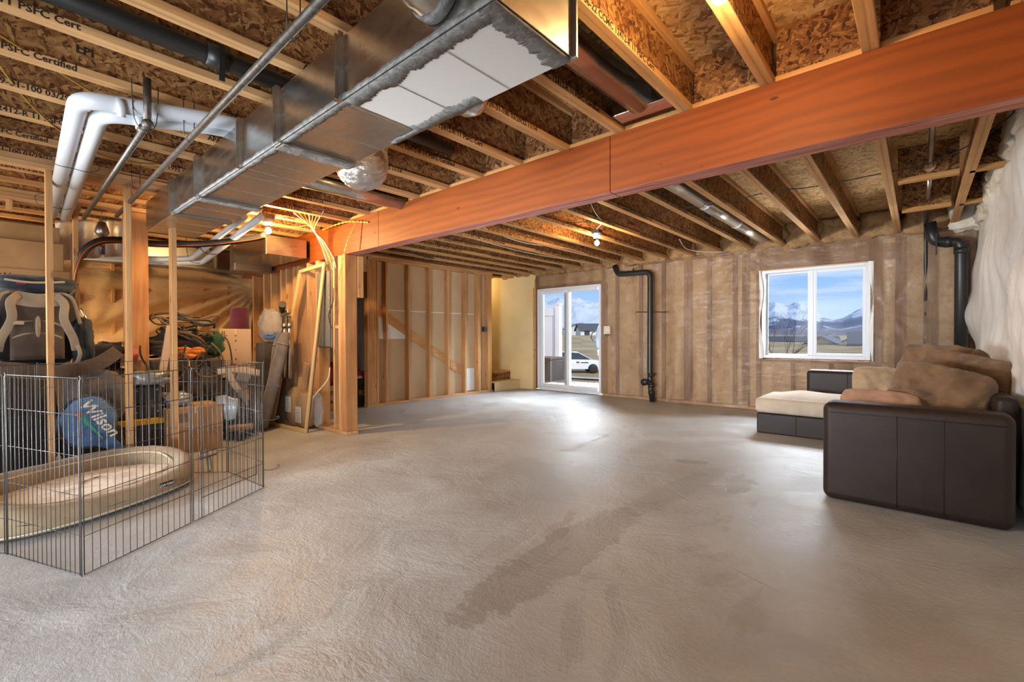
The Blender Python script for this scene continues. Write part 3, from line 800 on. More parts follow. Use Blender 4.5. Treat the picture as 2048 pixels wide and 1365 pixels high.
wtube('seam', [(-3.69, 1.45, 2.41), (-3.69, 2.68, 2.41)], .004, 'galvanised_dull', t, 5)
t = empty('round_duct', 'long white round duct between the joists on the window side of the beam', 'duct', (-1.66, 5, 2.48))
for a, b in ((3.2, 4.9), (4.9, 6.0), (6.0, 7.25)): wtube('duct_length', [(-1.66, a, 2.475), (-1.66, b, 2.475)], [.074, .070], 'duct_bottom', t, 22)
wtube('strap', [(-1.66+.08*math.cos(a), 4.75, 2.475+.08*math.sin(a)) for a in [PI+PI*k/10 for k in range(11)]], .003, 'black_rubber', t, 5)
# crumpled foil hose
t = empty('foil_duct_hose', 'crumpled silver foil flexible hose bulging from the far side of the big duct', 'duct', (-2.5, 1.4, 2.2))
mb = MB()
path = smooth_path([(-2.34, 1.315, 2.17), (-2.37, 1.36, 2.15), (-2.43, 1.43, 2.12), (-2.51, 1.50, 2.13), (-2.57, 1.56, 2.22), (-2.58, 1.60, 2.36), (-2.58, 1.62, 2.62)], 16)
def foil_tube(path, r, n=72):
    m = MB(); m.tube(path, r, n, caps=False)
    for i, v in enumerate(m.v):
        k = i//n; c = Vector(path[k]); d = Vector(v)-c; a = (i % n)/n*2*PI
        q = 1+.10*abs(math.sin(k*.55+7*a))+.05*noise.fractal(Vector(v)*30, .7, 2.2, 3)
        m.v[i] = tuple(c+d*q)
    return m
NP = len(path)
world(foil_tube(path, [.05+.085*math.sin(min(1, (k/NP)*1.25+.05)*PI*.75)**1.2 for k in range(NP)]), 'hose', 'foil', t, recalc=False)
world(MB().lathe([(.075, 0), (.10, .02), (.08, .05)], (-2.36, 1.30, 2.19), 18, 'y'), 'collar', 'mastic', t)
path = smooth_path([(-2.36, 1.36, 2.25), (-2.30, 1.42, 2.31), (-2.26, 1.48, 2.40)], 6)
world(foil_tube(path, .03, 20), 'tail', 'foil', t, recalc=False)

# round waste pipe in a bay, gas pipes, white vent pipes
t = empty('waste_pipe', 'thick black plastic pipe with printed fitting, high between the near joists', 'pipe', (-2.62, .5, 2.5))
wtube('pipe', [(-2.62, -1.2, 2.49), (-2.62, 2.3, 2.49)], .045, 'black_abs', t, 18)
wtube('coupling', [(-2.62, .72, 2.49), (-2.62, .82, 2.49)], .053, 'black_abs', t, 18)
world(MB().box((-2.575, .765, 2.36), (-2.568, .79, 2.53)), 'hanger_strap', 'black_abs', t)
t = empty('gas_pipe', 'long dark steel pipe running alongside the big duct', 'pipe', (-3, .8, 2.35))
wtube('pipe', [(.3, .70, 2.19), (-5.4, .785, 2.19)], .0165, 'steel_pipe', t, 12)
for x in (-1.7, -3.0, -4.35): wtube('wire_hanger', [(x, .72, 2.40), (x, .722, 2.20), (x, .745, 2.168), (x, .768, 2.20), (x, .77, 2.40)], .0025, 'steel_pipe', t, 5)
t = empty('gas_pipe', 'short dark steel pipe with an elbow at the white vent pipes', 'pipe', (-3.3, .6, 2.2))
wtube('pipe', [(-2.955, .555, 2.19), (-5.7, .60, 2.19)], .0165, 'steel_pipe', t, 12)
wtube('riser', [(-2.955, .555, 2.19), (-2.955, .555, 2.42)], .0175, 'steel_pipe', t, 12)
world(MB().ball((-2.955, .555, 2.19), .026, 12, 8), 'elbow', 'steel_pipe', t)
wtube('collar', [(-3.05, .556, 2.20), (-3.10, .557, 2.20)], .022, 'steel_pipe', t, 12)
wtube('wire_hanger', smooth_path([(-3.0, .50, 2.42), (-3.0, .51, 2.22), (-3.0, .555, 2.168), (-3.0, .60, 2.22), (-3.0, .61, 2.42)], 4), .0025, 'steel_pipe', t, 5)
for nm, x, y, z, e in (('outer', -3.06, .310, 2.262, 0), ('inner', -3.155, .400, 2.255, 0)):
    t = empty('vent_pipe', 'white plastic vent pipe, the %s one of the bent pair' % nm, 'pipe', (x, y, z), group=None)
    wtube('pipe', bend([(x+.06, 1.30, z+.082), (x+.06, .93, z+.080), (x, y, z), (-6.15, y+.115, z+.005)], .10, 8), .041, 'white_pvc', t, 22)
    wtube('coupling', [(x+.02, y+.135, z+.004), (x+.026, y+.17, z+.006)], .0445, 'white_pvc', t, 22)
t = empty('wire_tie', 'thin dark wire wrapped round the pair of white vent pipes', 'wire', (-4.2, .35, 2.33))
for x in (-4.15, -5.5):
    wtube('tie', smooth_path([(x, .28, 2.28), (x, .30, 2.215), (x, .38, 2.208), (x, .47, 2.205), (x, .52, 2.25), (x, .44, 2.31), (x, .33, 2.31), (x, .28, 2.28)], 3), .0022, 'black_rubber', t, 5)
t = empty('conduit_pipe', 'shiny thin metal pipe passing through the joist blocking at the white wall', 'pipe', (.07, 5, 2.5))
wtube('pipe', [(.063, 3.0, 2.52), (.066, 5.15, 2.50)], .019, 'conduit', t, 12); wtube('pipe', [(.066, 5.15, 2.50), (.066, 6.46, 2.49)], .019, 'conduit', t, 12)
wtube('drop_pipe', bend([(.066, 6.46, 2.49), (.06, 7.40, 2.49), (.06, 7.56, 2.30), (.06, 7.61, .0)], .08, 5), .021, 'black_abs', t, 12)
wtube('hole_ring', [(.063, 5.172, 2.50), (.066, 5.18, 2.50)], .04, 'plate_wood_y', t, 18)
# ABS stacks on the window wall
t = empty('drain_stack', 'tall black drain pipe beside the glass door with cleanout cap near the floor', 'pipe', (-3.40, 7.42, 0))
wtube('stack', bend([(-3.36, 7.40, 0), (-3.41, 7.41, .35), (-3.41, 7.42, 2.19), (-4.02, 7.42, 2.20), (-4.10, 7.46, 2.36)], .10, 7), .047, 'black_abs', t, 20)
wtube('cleanout', [(-3.41, 7.41, .33), (-3.46, 7.31, .33)], .05, 'black_abs', t, 20); world(MB().lathe([(.0, -.012), (.058, -.01), (.058, .012), (.0, .012)], (-3.465, 7.30, .33), 20, 'y'), 'cleanout_cap', 'black_abs', t)
for z in (.12, .24, .42): wtube('coupling', [(-3.375-.0002*z*1000*.15, 7.405, z), (-3.378-.03*z, 7.405, z+.06)], .055, 'black_abs', t, 20)
wtube('support_bar', [(-3.68, 7.44, 1.52), (-3.14, 7.44, 1.50)], .007, 'black_abs', t, 8)
wtube('hanger', [(-3.72, 7.42, 2.15), (-3.72, 7.42, 2.28)], .012, 'black_abs', t, 8)
t = empty('drain_stack', 'thick black drain pipe in the corner behind the sofa pillows', 'pipe', (.35, 7.38, 0))
wtube('stack', bend([(.36, 7.36, 0), (.36, 7.36, 2.17), (.20, 7.34, 2.18), (.13, 7.32, 2.21), (.09, 7.30, 2.42)], .09, 7), .058, 'black_abs', t, 22)
wtube('coupling', [(.36, 7.36, 2.03), (.36, 7.36, 2.10)], .066, 'black_abs', t, 22)
wtube('coupling', [(.27, 7.345, 2.18), (.22, 7.34, 2.18)], .065, 'black_abs', t, 22)
world(MB().box((.14, 7.24, 2.02), (.155, 7.27, 2.30)), 'hanger_strap', 'black_abs', t, rot=None) if False else world(MB().box((.14, 7.24, 2.03), (.155, 7.27, 2.28)), 'hanger_strap', 'black_abs', t)

# bulbs
def bulb(name_l, loc, mat='bulb_glow'):
    t = empty('ceiling_bulb', name_l, 'light bulb', loc)
    pr = [(0, .115), (.012, .115), (.020, .11), (.020, .075)]
    MB().lathe([(.0, .125), (.05, .125), (.052, .10), (.045, .065), (.022, .06), (0, .06)], (0, 0, 0), 20).build('lamp_holder', 'vinyl_white', t)
    MB().lathe([(.016, .06), (.016, .035), (.014, .03)], (0, 0, 0), 14).build('screw_base', 'chrome', t)
    MB().ball((0, 0, 0), (.029, .029, .033), 14, 10).build('glass_globe', mat, t)
    return t
bulb('glowing bare bulb on a joist above the orange beam, at the upper edge', (-.535, 1.735, 2.315))
bulb('glowing bare bulb over the storage area, beside the box duct', (-5.13, 1.97, 2.22), 'bulb_glow_storage')
bulb('glowing bare bulb under the joists between beam and window wall', (-3.04, 5.08, 2.275), 'bulb_glow_far')
for x, y, z in ((-.535, 1.735, 2.435), (-5.13, 1.97, 2.345), (-3.04, 5.08, 2.395)):
    cl(box('fixture_box', (x-.05, y-.05, z), (x+.05, y+.05, z+.05), 'steel_pipe', bevel=.004))

# mechanical room: box duct, wall plenum, pvc run, insulated line
t = empty('box_duct', 'rectangular sheet-metal box duct on the stud wall beside the glowing bulb', 'duct', (-6.1, 2.3, 2.07))
world(MB().box((-6.70, 2.13, 2.065), (-5.62, 2.60, 2.285)), 'body', 'galvanised', t, .004)
world(MB().box((-5.66, 2.125, 2.06), (-5.615, 2.135, 2.29)), 'corner_cleat', 'galvanised_dull', t)
world(MB().box((-6.88, 2.15, 1.98), (-6.70, 2.62, 2.32)), 'end_collar', 'galvanised_dull', t, .01)
t = empty('wall_plenum', 'long glowing metal duct along the top of the plastic covered wall', 'duct', (-7.8, 1.6, 2.1))
mb = MB(); mb.prism([(-7.95, 2.10), (-7.62, 2.10), (-7.62, 2.36), (-7.95, 2.36)], 'y', -2.0, 3.0); world(mb, 'body', 'galvanised', t, .004)
for y in (-.2, 1.0, 2.2): world(MB().box((-7.625, y-.01, 2.10), (-7.60, y+.01, 2.36)), 'standing_seam', 'galvanised_dull', t)
world(MB().box((-7.97, -2, 2.075), (-7.60, 3.0, 2.10)), 'ledge', 'galvanised_dull', t)
t = empty('drain_line', 'white plastic pipes sloping down behind the wood posts to the left', 'pipe', (-6.9, 1.6, 2.1))
for k, (dy, dz) in enumerate(((0, 0), (.11, -.03))):
    wtube('pipe', bend([(-4.9+dy, 1.66+dy, 2.27), (-6.6, 1.66+dy, 2.06+dz), (-7.0, 1.40+dy, 2.06+dz), (-7.2, -.3, 2.04+dz)], .08, 5), .034, 'white_pvc', t, 16)
for k in range(2):
    x = -6.1-.5*k; wtube('hanger', smooth_path([(x, 1.6, 2.3), (x, 1.62, 2.1-.05*k), (x, 1.72, 2.06-.05*k), (x, 1.86, 2.1-.05*k), (x, 1.86, 2.3)], 3), .004, 'black_rubber', t, 5)
t = empty('insulated_line', 'black foam-covered line with a copper tube curving over the storage area', 'pipe', (-6, .6, 1.9))
pts = smooth_path([(-6.02, .555, .9), (-6.02, .555, 1.50), (-6.0, .60, 1.85), (-6.0, .72, 2.03), (-6.1, .95, 2.10), (-6.1, 1.2, 2.10), (-5.7, 1.55, 2.10), (-5.45, 1.9, 2.17), (-5.3, 2.0, 2.20)], 7)
rr = [.010 if p.z < 1.55 else .034 for p in pts]
wtube('foam_line', pts[6:], [.013 if i < 9 else .035 for i in range(len(pts)-6)], 'black_rubber', t, 12)
wtube('copper_tube', [Vector(p)+Vector((.045, -.01, -.02)) for p in pts[8:]], .007, 'copper', t, 8)
t = empty('shutoff_valve', 'brass valve with a steel drop hanging from a wire above the backpack', 'valve', (-6.3, .78, 2.2))
wtube('wire', [(-6.3, .80, 2.70), (-6.3, .80, 2.2)], .003, 'steel_pipe', t, 5)
world(MB().lathe([(0, .1), (.03, .09), (.05, .03), (.06, -.02), (.03, -.06), (0, -.06)], (-6.3, .80, 2.2), 10), 'fitting', 'galvanised_dull', t)
wtube('drop', [(-6.3, .80, 2.14), (-6.3, .80, 1.96)], .022, 'steel_pipe', t, 10); world(MB().ball((-6.28, .79, 2.06), .03, 8, 6), 'valve_body', 'copper', t)
t = empty('foil_bubble_wrap', 'dark reflective insulation sheet hanging behind the wood posts', 'insulation', (-6.8, .7, 2.2))
world(MB().grid(lambda u, v: (-6.9+.03*math.sin(u*21), .5+.62*u, 1.92+.14*u+.42*v+.02*math.sin(v*9)), 40, 10), 'sheet', 'foil', t, solid=.006)

# ================================================================== wiring
def cable(label, pts, r=.004, mat='white_cable', n=6, name='cable'):
    o = MB().tube(smooth_path(pts, n), r, 6).build(name, mat); tag(o, label, 'cable'); return o
cable('yellow cable stapled across the joists above the steel pipe at the far left', [(-2.55, -.02, 2.41), (-3.3, .05, 2.42), (-3.9, .25, 2.40), (-4.25, .5, 2.38), (-4.35, .75, 2.39), (-4.2, .93, 2.39)], .005, 'yellow_cable')
cable('yellow cable looping between near joists above the big duct', [(-1.2, .3, 2.5), (-1.35, .6, 2.43), (-1.5, .9, 2.44), (-1.62, 1.3, 2.5)], .005, 'yellow_cable')
cable('yellow cable behind the white vent pipes', [(-3.0, .0, 2.44), (-3.3, .35, 2.42), (-3.55, .55, 2.44)], .005, 'yellow_cable')
cable('pair of black wires strung across the joists on the window side', [(.52, 4.15, 2.58), (.36, 4.45, 2.46), (.06, 4.83, 2.43), (-.17, 4.80, 2.415), (-.7, 4.85, 2.42), (-1.04, 4.78, 2.43), (-1.45, 4.84, 2.42), (-1.86, 4.79, 2.43), (-2.28, 4.78, 2.43), (-2.63, 4.72, 2.43), (-3.3, 4.55, 2.46)], .0045, 'black_rubber')
cable('slack white cable feeding the bulb on the window side', [(-2.45, 3.9, 2.5), (-2.6, 4.3, 2.43), (-2.75, 4.7, 2.42), (-3.0, 5.0, 2.43)], .004)
cable('white cable sagging below the joists near the far wall', [(-3.9, 3.6, 2.47), (-4.0, 4.2, 2.41), (-4.1, 5.0, 2.40), (-3.95, 5.8, 2.42), (-4.0, 6.6, 2.40), (-4.05, 7.3, 2.40)], .004)
cable('white cable under the joists running to the black drain elbow', [(-4.5, 3.2, 2.46), (-4.45, 4.4, 2.40), (-4.55, 5.6, 2.40), (-4.3, 7.3, 2.39)], .004)
cable('white cable curling out over the top of the plastic film', [(-2.55, 6.5, 2.47), (-2.6, 6.9, 2.40), (-2.45, 7.2, 2.38), (-2.2, 7.45, 2.38)], .006)
cable('dark wires draped over the stair wall plate', [(-5.5, 3.4, 2.45), (-5.9, 4.4, 2.40), (-6.2, 5.4, 2.42), (-6.2, 6.6, 2.40)], .008, 'black_rubber')
cable('yellow cable arching from the bulb over the box duct to the beam end', [(-5.42, 2.02, 2.36), (-5.3, 1.75, 2.38), (-5.1, 1.6, 2.42)], .004, 'yellow_cable')
cable('yellow cable from the bulb towards the wall of studs', [(-5.42, 2.1, 2.36), (-5.3, 2.3, 2.34), (-5.1, 2.5, 2.40)], .004, 'yellow_cable')
for k in range(7):
    a = -5.30+.03*k
    pts = [(-5.05+.05*k, 2.2+.03*k, 2.44), (-5.16+.02*k, 2.42, 2.36-.01*k), (-5.20+.015*k, 2.56+.01*(k % 3), 2.2), (-5.24+.03*k, 2.66, 1.99), (-5.26+.03*k, 2.69, 1.88)]
    o = MB().tube(smooth_path(pts, 5), .0055, 6).build('cable', 'yellow_cable' if k % 3 else 'white_cable')
    if k == 0: tag(o, 'white cable on the outer side of the bundle dropping into the grey breaker panel', 'cable')
    else: tag(o, 'cable in the bundle dropping into the grey breaker panel', 'cable', 'cables entering the breaker panel')
    if k == 0: o['group'] = 'cables entering the breaker panel'
    o['label'] = 'one of the yellow and white cables dropping into the grey breaker panel'
t = empty('hanger_strap', 'perforated metal strap nailed along the orange beam end with one end dangling', 'strap', (-4.7, 2.65, 2.35))
def strap(pts, name):
    mb = MB()
    P_ = smooth_path(pts, 14)
    for a, b in zip(P_[::2], P_[1::2]): mb.beam(a, b, .022, .004, (0, 1, 0))
    mb.tube(P_, .005, 5); world(mb, name, 'yellow_cable', t)
strap([(-5.25, 2.62, 2.36), (-4.7, 2.60, 2.355), (-4.32, 2.655, 2.30)], 'strap_length'); strap([(-4.50, 2.62, 2.33), (-4.60, 2.56, 2.1), (-4.72, 2.53, 1.72)], 'strap_end')
# breaker panel
t = empty('breaker_panel', 'grey steel breaker panel between studs behind the leaning frame', 'electrical panel', (-5.27, 2.66, .98))
world(MB().box((-5.45, 2.65, .98), (-5.115, 2.78, 1.88)), 'enclosure', 'galvanised_dull', t, .004)
plain('panel_grey', '6e6a60', .55, .2)
world(MB().box((-5.44, 2.635, .99), (-5.125, 2.65, 1.87)), 'cover', 'panel_grey', t, .003)
mb = MB()
for k in range(7):
    for x in (-5.42, -5.145): mb.lathe([(0, -.004), (.006, -.003), (.006, 0)], (x, 2.634, 1.03+.133*k), 8, 'y')
world(mb, 'screw', 'chrome', t)['kind'] = 'stuff'
cable('dark cable looped down the stud beside the beam post', [(-5.02, 2.63, 1.66), (-4.98, 2.60, 1.50), (-5.08, 2.60, 1.35), (-5.05, 2.62, 1.2)], .006, 'black_rubber')
cable('thin white cable hanging below the grey breaker panel', [(-5.10, 2.62, .75), (-5.02, 2.55, .62), (-5.2, 2.5, .45), (-5.4, 2.5, .30)], .005)
# white device box on the film
t = empty('outlet_box', 'small white outlet box on the plastic film right of the glass door', 'outlet', (-4.27, 7.5, 1.21))
world(MB().box((-4.345, 7.49, 1.13), (-4.215, 7.535, 1.29)), 'box', 'insulation_pale', t, .004); world(MB().box((-4.33, 7.485, 1.12), (-4.22, 7.492, 1.145)), 'slot', 'steel_pipe', t)

# ================================================================== sofa
def leather():
    g = G('brown_leather'); v = g.coord('World'); n = g.voro(v, 260); n2 = g.noise(v, 3, 4)
    c = g.mix(g.ramp(n2, [(.35, 0.), (.7, 1.)]), '2a201c', '352a25')
    return g.fin(c, .40, 0, g.bump(n, .25, .002), **{'Specular IOR Level': .22})
leather()
def fabric(name, a, b, scale=300, bump=.3, cord=0, rough=.92):
    g = G(name); v = g.coord('World'); n = g.noise(v, scale, 3); n2 = g.noise(v, 5, 5, .6)
    c = g.mix(g.ramp(n2, [(.35, 0.), (.65, 1.)]), a, b)
    h = g.math('ADD', n, g.math('MULTIPLY', g.noise(v, 22, 4), 1.3)); h = g.math('ADD', h, g.math('MULTIPLY', g.noise(g.coord('World', scale=(1, 1, 2.2), rot=(.4, .6, .3)), 9, 3, .5, 1.2), cord))
    g.fin(c, rough, 0, g.bump(h, bump, .006), **{'Specular IOR Level': .12, 'Sheen Weight': .25, 'Sheen Roughness': .5})
    return g.m
fabric('beige_microfiber', 'b5a491', 'c8b9a6'); fabric('brown_corduroy', '6d523c', '8a6b4f', 160, .6, 5); fabric('tan_cotton', 'a88c6d', 'bca283', 200, .4, 2.5)
fabric('pink_tan_cotton', 'a37b60', 'b68f73', 200, .4, 3)
t = empty('sectional_sofa', 'dark brown leather sectional sofa with a pale beige chaise in front of the white wall', 'sofa', (-.05, 5.2, 0))
def rb(name, lo, hi, mat, parent, bev=.03, seg=3):
    o = box(name, lo, hi, mat, None, bev); o.modifiers[0].segments = seg
    o.data.polygons.foreach_set('use_smooth', [True]*len(o.data.polygons)); o.location = Vector(o.location)-world_loc(parent); o.parent = parent
    m = o.modifiers.new('wn', 'WEIGHTED_NORMAL'); return o
rb('base', (-.48, 3.93, .0), (.40, 6.72, .24), 'brown_leather', t)
arm = rb('near_arm', (-.49, 3.735, .0), (.41, 3.97, .655), 'brown_leather', t, .055, 5)
rb('backrest', (.345, 4.06, .1), (.455, 6.72, .725), 'brown_leather', t, .04, 4)
rb('far_arm', (-1.03, 6.60, .0), (.40, 6.80, .69), 'brown_leather', t, .05, 4)
rb('seat_cushion', (-.46, 3.965, .24), (.22, 5.0, .44), 'beige_microfiber', t, .05, 4)
rb('seat_cushion', (-.46, 5.01, .24), (.22, 5.79, .44), 'beige_microfiber', t, .05, 4)
rb('chaise_base', (-1.39, 5.81, .0), (-.47, 6.60, .225), 'brown_leather', t, .015)
ch = rb('chaise_cushion', (-1.41, 5.80, .228), (.2, 6.60, .40), 'beige_microfiber', t, .05, 4)
world(MB().grid(lambda u, v: (-1.36+1.5*u, 5.84+.72*v, .392+.055*(math.sin(PI*u)**.5*math.sin(PI*v)**.5 if 0 < u < 1 and 0 < v < 1 else 0)+.03*math.exp(-((u-.22)/.12)**2)*math.sin(PI*v)), 24, 14), 'cushion_crown', 'beige_microfiber', t)
for x in (-.10, .115):
    wtube('stitched_seam', [(x, 3.7335, .03), (x, 3.7335, .60)], .0022, 'brown_leather', t, 5)
wtube('stitched_seam', [(-.45, 3.7345, .59), (.37, 3.7345, .59)], .0022, 'brown_leather', t, 5)
wtube('stitched_seam', [(-.62, 6.5975, .28), (-.62, 6.5975, .68)], .003, 'brown_leather', t, 5)
wtube('stitched_seam', [(-1.0, 5.808, .02), (-1.0, 5.808, .22)], .003, 'brown_leather', t, 5)
def pillow(label, c, size, rot, mat, seed=0, wrinkle=1., group=None, name='throw_pillow'):
    w, h, th = size; mb = MB(); n = 30; off = Vector((seed*3.3, seed*1.7, seed))
    for sgn in (1, -1):
        def f(u, v, sgn=sgn):
            a, b = 2*u-1, 2*v-1
            k = (max(0, 1-abs(a)**3.4)*max(0, 1-abs(b)**3.4))**.42
            pin = 1-.10*(1-abs(a)**2)*abs(b)**4-.0; pin2 = 1-.10*(1-abs(b)**2)*abs(a)**4
            cr = 1-.20*(abs(a)*abs(b))**2.5; p = Vector((a*w/2*pin2*cr, b*h/2*pin*cr, sgn*th/2*k))
            wr = noise.fractal(Vector((p.x*9, p.y*9, sgn))+off, .6, 2.1, 4)*.022*wrinkle*k
            wr += .016*wrinkle*math.sin((abs(a)-abs(b))*9+noise.noise(p*7+off)*6)*(abs(a)*abs(b))*k
            return p+Vector((0, 0, sgn*wr))
        mb.grid(f, n, n)
    o = mb.build(name, mat, None); tag(o, label, 'pillow', group)
    bm = bmesh.new(); bm.from_mesh(o.data); bmesh.ops.remove_doubles(bm, verts=bm.verts, dist=.0005); bmesh.ops.recalc_face_normals(bm, faces=bm.faces); bm.to_mesh(o.data); bm.free()
    o.rotation_euler = [math.radians(a) for a in rot]; o.location = c
    if name == 'back_cushion': return o
    pp = MB().tube([Vector((math.copysign(abs(math.cos(a))**.5, math.cos(a))*w/2*.90, math.copysign(abs(math.sin(a))**.5, math.sin(a))*h/2*.90, 0)) for a in [2*PI*i/48 for i in range(48)]], .0055, 6, closed=True).build('piping', mat, o)
    return o
pillow('beige square pillow propped on the chaise against the dark far arm', (-.33, 6.10, .62), (.44, .34, .17), (80, 0, 6), 'tan_cotton', 1)
pillow('flat pinkish-tan pillow lying on top of the near sofa arm', (-.21, 4.18, .585), (.50, .28, .16), (66, 3, 2), 'pink_tan_cotton', 2, .7)
pillow('big wrinkled brown back cushion nearest the near arm, slumped', (.10, 4.36, .68), (.60, .46, .26), (64, 12, -14), 'brown_corduroy', 3, 2.4, name='back_cushion')
pillow('wrinkled brown cushion tucked right behind the nearest back cushion', (.24, 4.72, .78), (.60, .42, .22), (64, 10, -22), 'brown_corduroy', 4, 2.5, name='back_cushion')
pillow('brown cushion standing highest in the pile, farthest from the near arm', (.13, 5.15, .82), (.62, .46, .22), (62, 6, -30), 'brown_corduroy', 6, 2.4, name='back_cushion')
pillow('olive-tan cushion lying along the backrest at the back of the pile', (.24, 5.7, .76), (.55, .40, .2), (58, 0, -40), 'tan_cotton', 5, 1.4, name='back_cushion')

# ================================================================== dog pen and bed
plain('wire_grey', '454240', .42, .35)
pen = empty('dog_pen', 'open wire exercise pen of grey metal panels around the tan dog bed', 'pet pen', (-3.9, .5, 0))
PH = .915
def panel(a, b, gate=False, n=16):
    a = Vector(a+(0,)); b = Vector(b+(0,)); d = b-a; mb = MB(); e = .012/d.length
    a, b = a+d*e, b-d*e; d = b-a
    up_ = Vector((0, 0, 1)); nrm = d.cross(up_).normalized()
    lean = .0
    for k in range(n+1):
        p = a+d*k/n; thick = k in (0, n)
        mb.tube([p+up_*.004, p+up_*PH], .0023 if thick else .0016, 6)
    for z in (.005, .183, .37, .555, .745, PH):
        mb.tube([a+up_*z+nrm*.003, b+up_*z+nrm*.003], .0024 if z in (.005, PH) else .002, 6)
    if gate:
        g0, g1 = .30, .96
        for z in (.22, .70): mb.tube([a+d*.02+up_*z+nrm*.008, a+d*.9+up_*z+nrm*.008], .0025, 6)
    o = world(mb, 'pen_panel', 'wire_grey', pen, recalc=False); o['kind'] = 'stuff'; return o
A, B, C_, D_, E_, F_ = (-2.89, .283), (-3.235, .80), (-3.595, 1.335), (-4.22, 1.295), (-4.655, .86), (-4.70, .24)
H_, I_ = (-3.475, .062), (-3.98, -.28); J_ = (-4.45, -.30)
for q, (a, b) in enumerate(((A, B), (B, C_), (C_, D_), (D_, E_), (E_, F_), (F_, J_), (A, H_), (H_, I_))): panel(a, b)
for (x, y) in (A, B, C_, D_, E_, F_, H_):   # corner hinge rods
    world(MB().tube([(x, y, 0), (x, y, PH-.01), (x+.006, y+.004, PH), (x+.002, y, PH+.012)], .0022, 6), 'hinge_rod', 'wire_grey', pen, recalc=False)
def clip(p, dirv, z):
    p = Vector((p[0], p[1], z)); d = Vector(dirv).normalized()
    q = p+d*.10
    world(MB().tube(smooth_path([p, p+d*.05+Vector((0, 0, -.008)), q, q+Vector((0, 0, .018)), q-d*.015+Vector((0, 0, .01))], 4), .0028, 6), 'clip', 'wire_grey', pen, recalc=False)
clip(C_, (.3, .9, -.12), .745); clip(C_, (.4, .9, .1), .13); clip(C_, (.3, 1, 0), .50)
# gate latch on the panel nearest the corner
dv = (Vector(C_)-Vector(B)).normalized(); g0 = Vector(B)+dv*.05
def G3(s, z, o=.012): return (g0.x+dv.x*s+dv.y*o, g0.y+dv.y*s-dv.x*o, z)
world(MB().tube([G3(0, .40), G3(.13, .40)], .004, 6).tube([G3(0, .365), G3(.13, .365)], .004, 6).tube(smooth_path([G3(.05, .42), G3(.05, .36), G3(.07, .27), G3(.085, .30), G3(.075, .37)], 4), .004, 6).tube([G3(.0, .36), G3(.0, .41), G3(.02, .42)], .003, 6), 'latch', 'wire_grey', pen, recalc=False)['kind'] = 'stuff'
world(MB().tube([G3(.01, .01), G3(.01, .905)], .0026, 6).tube([G3(.01, .905), G3(.50, .905)], .0026, 6).tube([G3(.01, .13), G3(.50, .13)], .0026, 6).tube([G3(.50, .13), G3(.50, .905)], .0026, 6), 'gate_frame', 'wire_grey', pen, recalc=False)

fabric('bed_tan', '8c795f', 'a39074', 220, .25); fabric('bed_side', '86745c', '9a886e', 220, .25); fabric('piping_cream', 'd2c4ab', 'dccfb8', 220)
def plush():
    g = G('bed_plush'); v = g.coord('World'); n = g.noise(v, 4.5, 7, .68, .8); f = g.noise(v, 120, 3)
    c = g.mix(g.ramp(n, [(.40, 0.), (.56, 1.)]), 'b08e67', 'd8c4a6')
    return g.fin(c, .95, 0, g.bump(g.math('ADD', g.math('MULTIPLY', n, 1.5), f), .5, .012), **{'Specular IOR Level': .08, 'Sheen Weight': .5})
plush()
BC, BU, BV = Vector((-4.17, .42, 0)), Vector((-.49, .872, 0)).normalized(), Vector((.872, .49, 0)).normalized()
bed = empty('dog_bed', 'tan oval bolster dog bed with a worn plush centre inside the wire pen', 'pet bed', BC)
def bl(u, v, z): return BC+BU*u+BV*v+Vector((0, 0, z))
AU, AV = .66, .43
def oval(a, au=AU, av=AV, e=.72):
    c, s_ = math.cos(a), math.sin(a); return (math.copysign(abs(c)**e, c)*au, math.copysign(abs(s_)**e, s_)*av)
def bol(ring, k):
    a = 2*PI*ring; u, v = oval(a)
    front = max(0, math.sin(a))**1.2
    hgt = .245-.11*front; wid = .085-.015*front
    nu, nv_ = -u/AU, -v/AV
    th = 2*PI*k
    n_ = Vector((u/AU**2, v/AV**2)).normalized()
    cx, cy = u-n_.x*wid, v-n_.y*wid
    off = math.cos(th)*wid*(1+.04*noise.noise((a*6, th, 0))); z = .06+(hgt-.06)*(.5+.5*math.sin(th)) if math.sin(th) > 0 else .5*hgt+(.5*hgt)*math.sin(th)
    z = hgt/2+hgt/2*math.copysign(abs(math.sin(th))**.8, math.sin(th))
    z += .006*noise.noise((a*9, th*2, 4))
    return bl(cx+n_.x*off, cy+n_.y*off, max(.012, z))
world(MB().grid(lambda u, v: bol(u, v), 96, 24), 'bolster', 'bed_tan', bed)
world(MB().grid(lambda u, v: bl(*(lambda o_: (o_[0]*v, o_[1]*v))(oval(2*PI*u, AU-.10, AV-.10)), .125+.02*(1-v**2)+.010*noise.fractal(Vector((u*6, v*3, 0)), .6, 2, 3) if v < .98 else .10), 64, 14), 'cushion_top', 'bed_plush', bed)
wtube('piping', [bl(*oval(2*PI*i/90, AU-.012, AV-.012), .175-.10*max(0, math.sin(2*PI*i/90))) for i in range(91)], .0055, 'piping_cream', bed, 6)
wtube('piping', [bl(*oval(2*PI*i/90, AU-.145, AV-.145), .215-.09*max(0, math.sin(2*PI*i/90))) for i in range(91)], .005, 'piping_cream', bed, 6)
wtube('base_piping', [bl(*oval(2*PI*i/90, AU+.0, AV+.0), .035) for i in range(91)], .005, 'piping_cream', bed, 6)
lb = world(MB().box((-.05, -.002, -.018), (.05, .002, .018)), 'care_label', 'black_rubber', None)
lm = frame_mat(BU, (0, 0, 1), bl(.24, AV+.004, .085)-BC) @ Matrix.Rotation(-PI/2, 4, 'X')
lb.parent = bed; lb.matrix_local = frame_mat(BU, BV, bl(.22, AV-.005, .088)-BC) @ Matrix.Rotation(.25, 4, 'X')
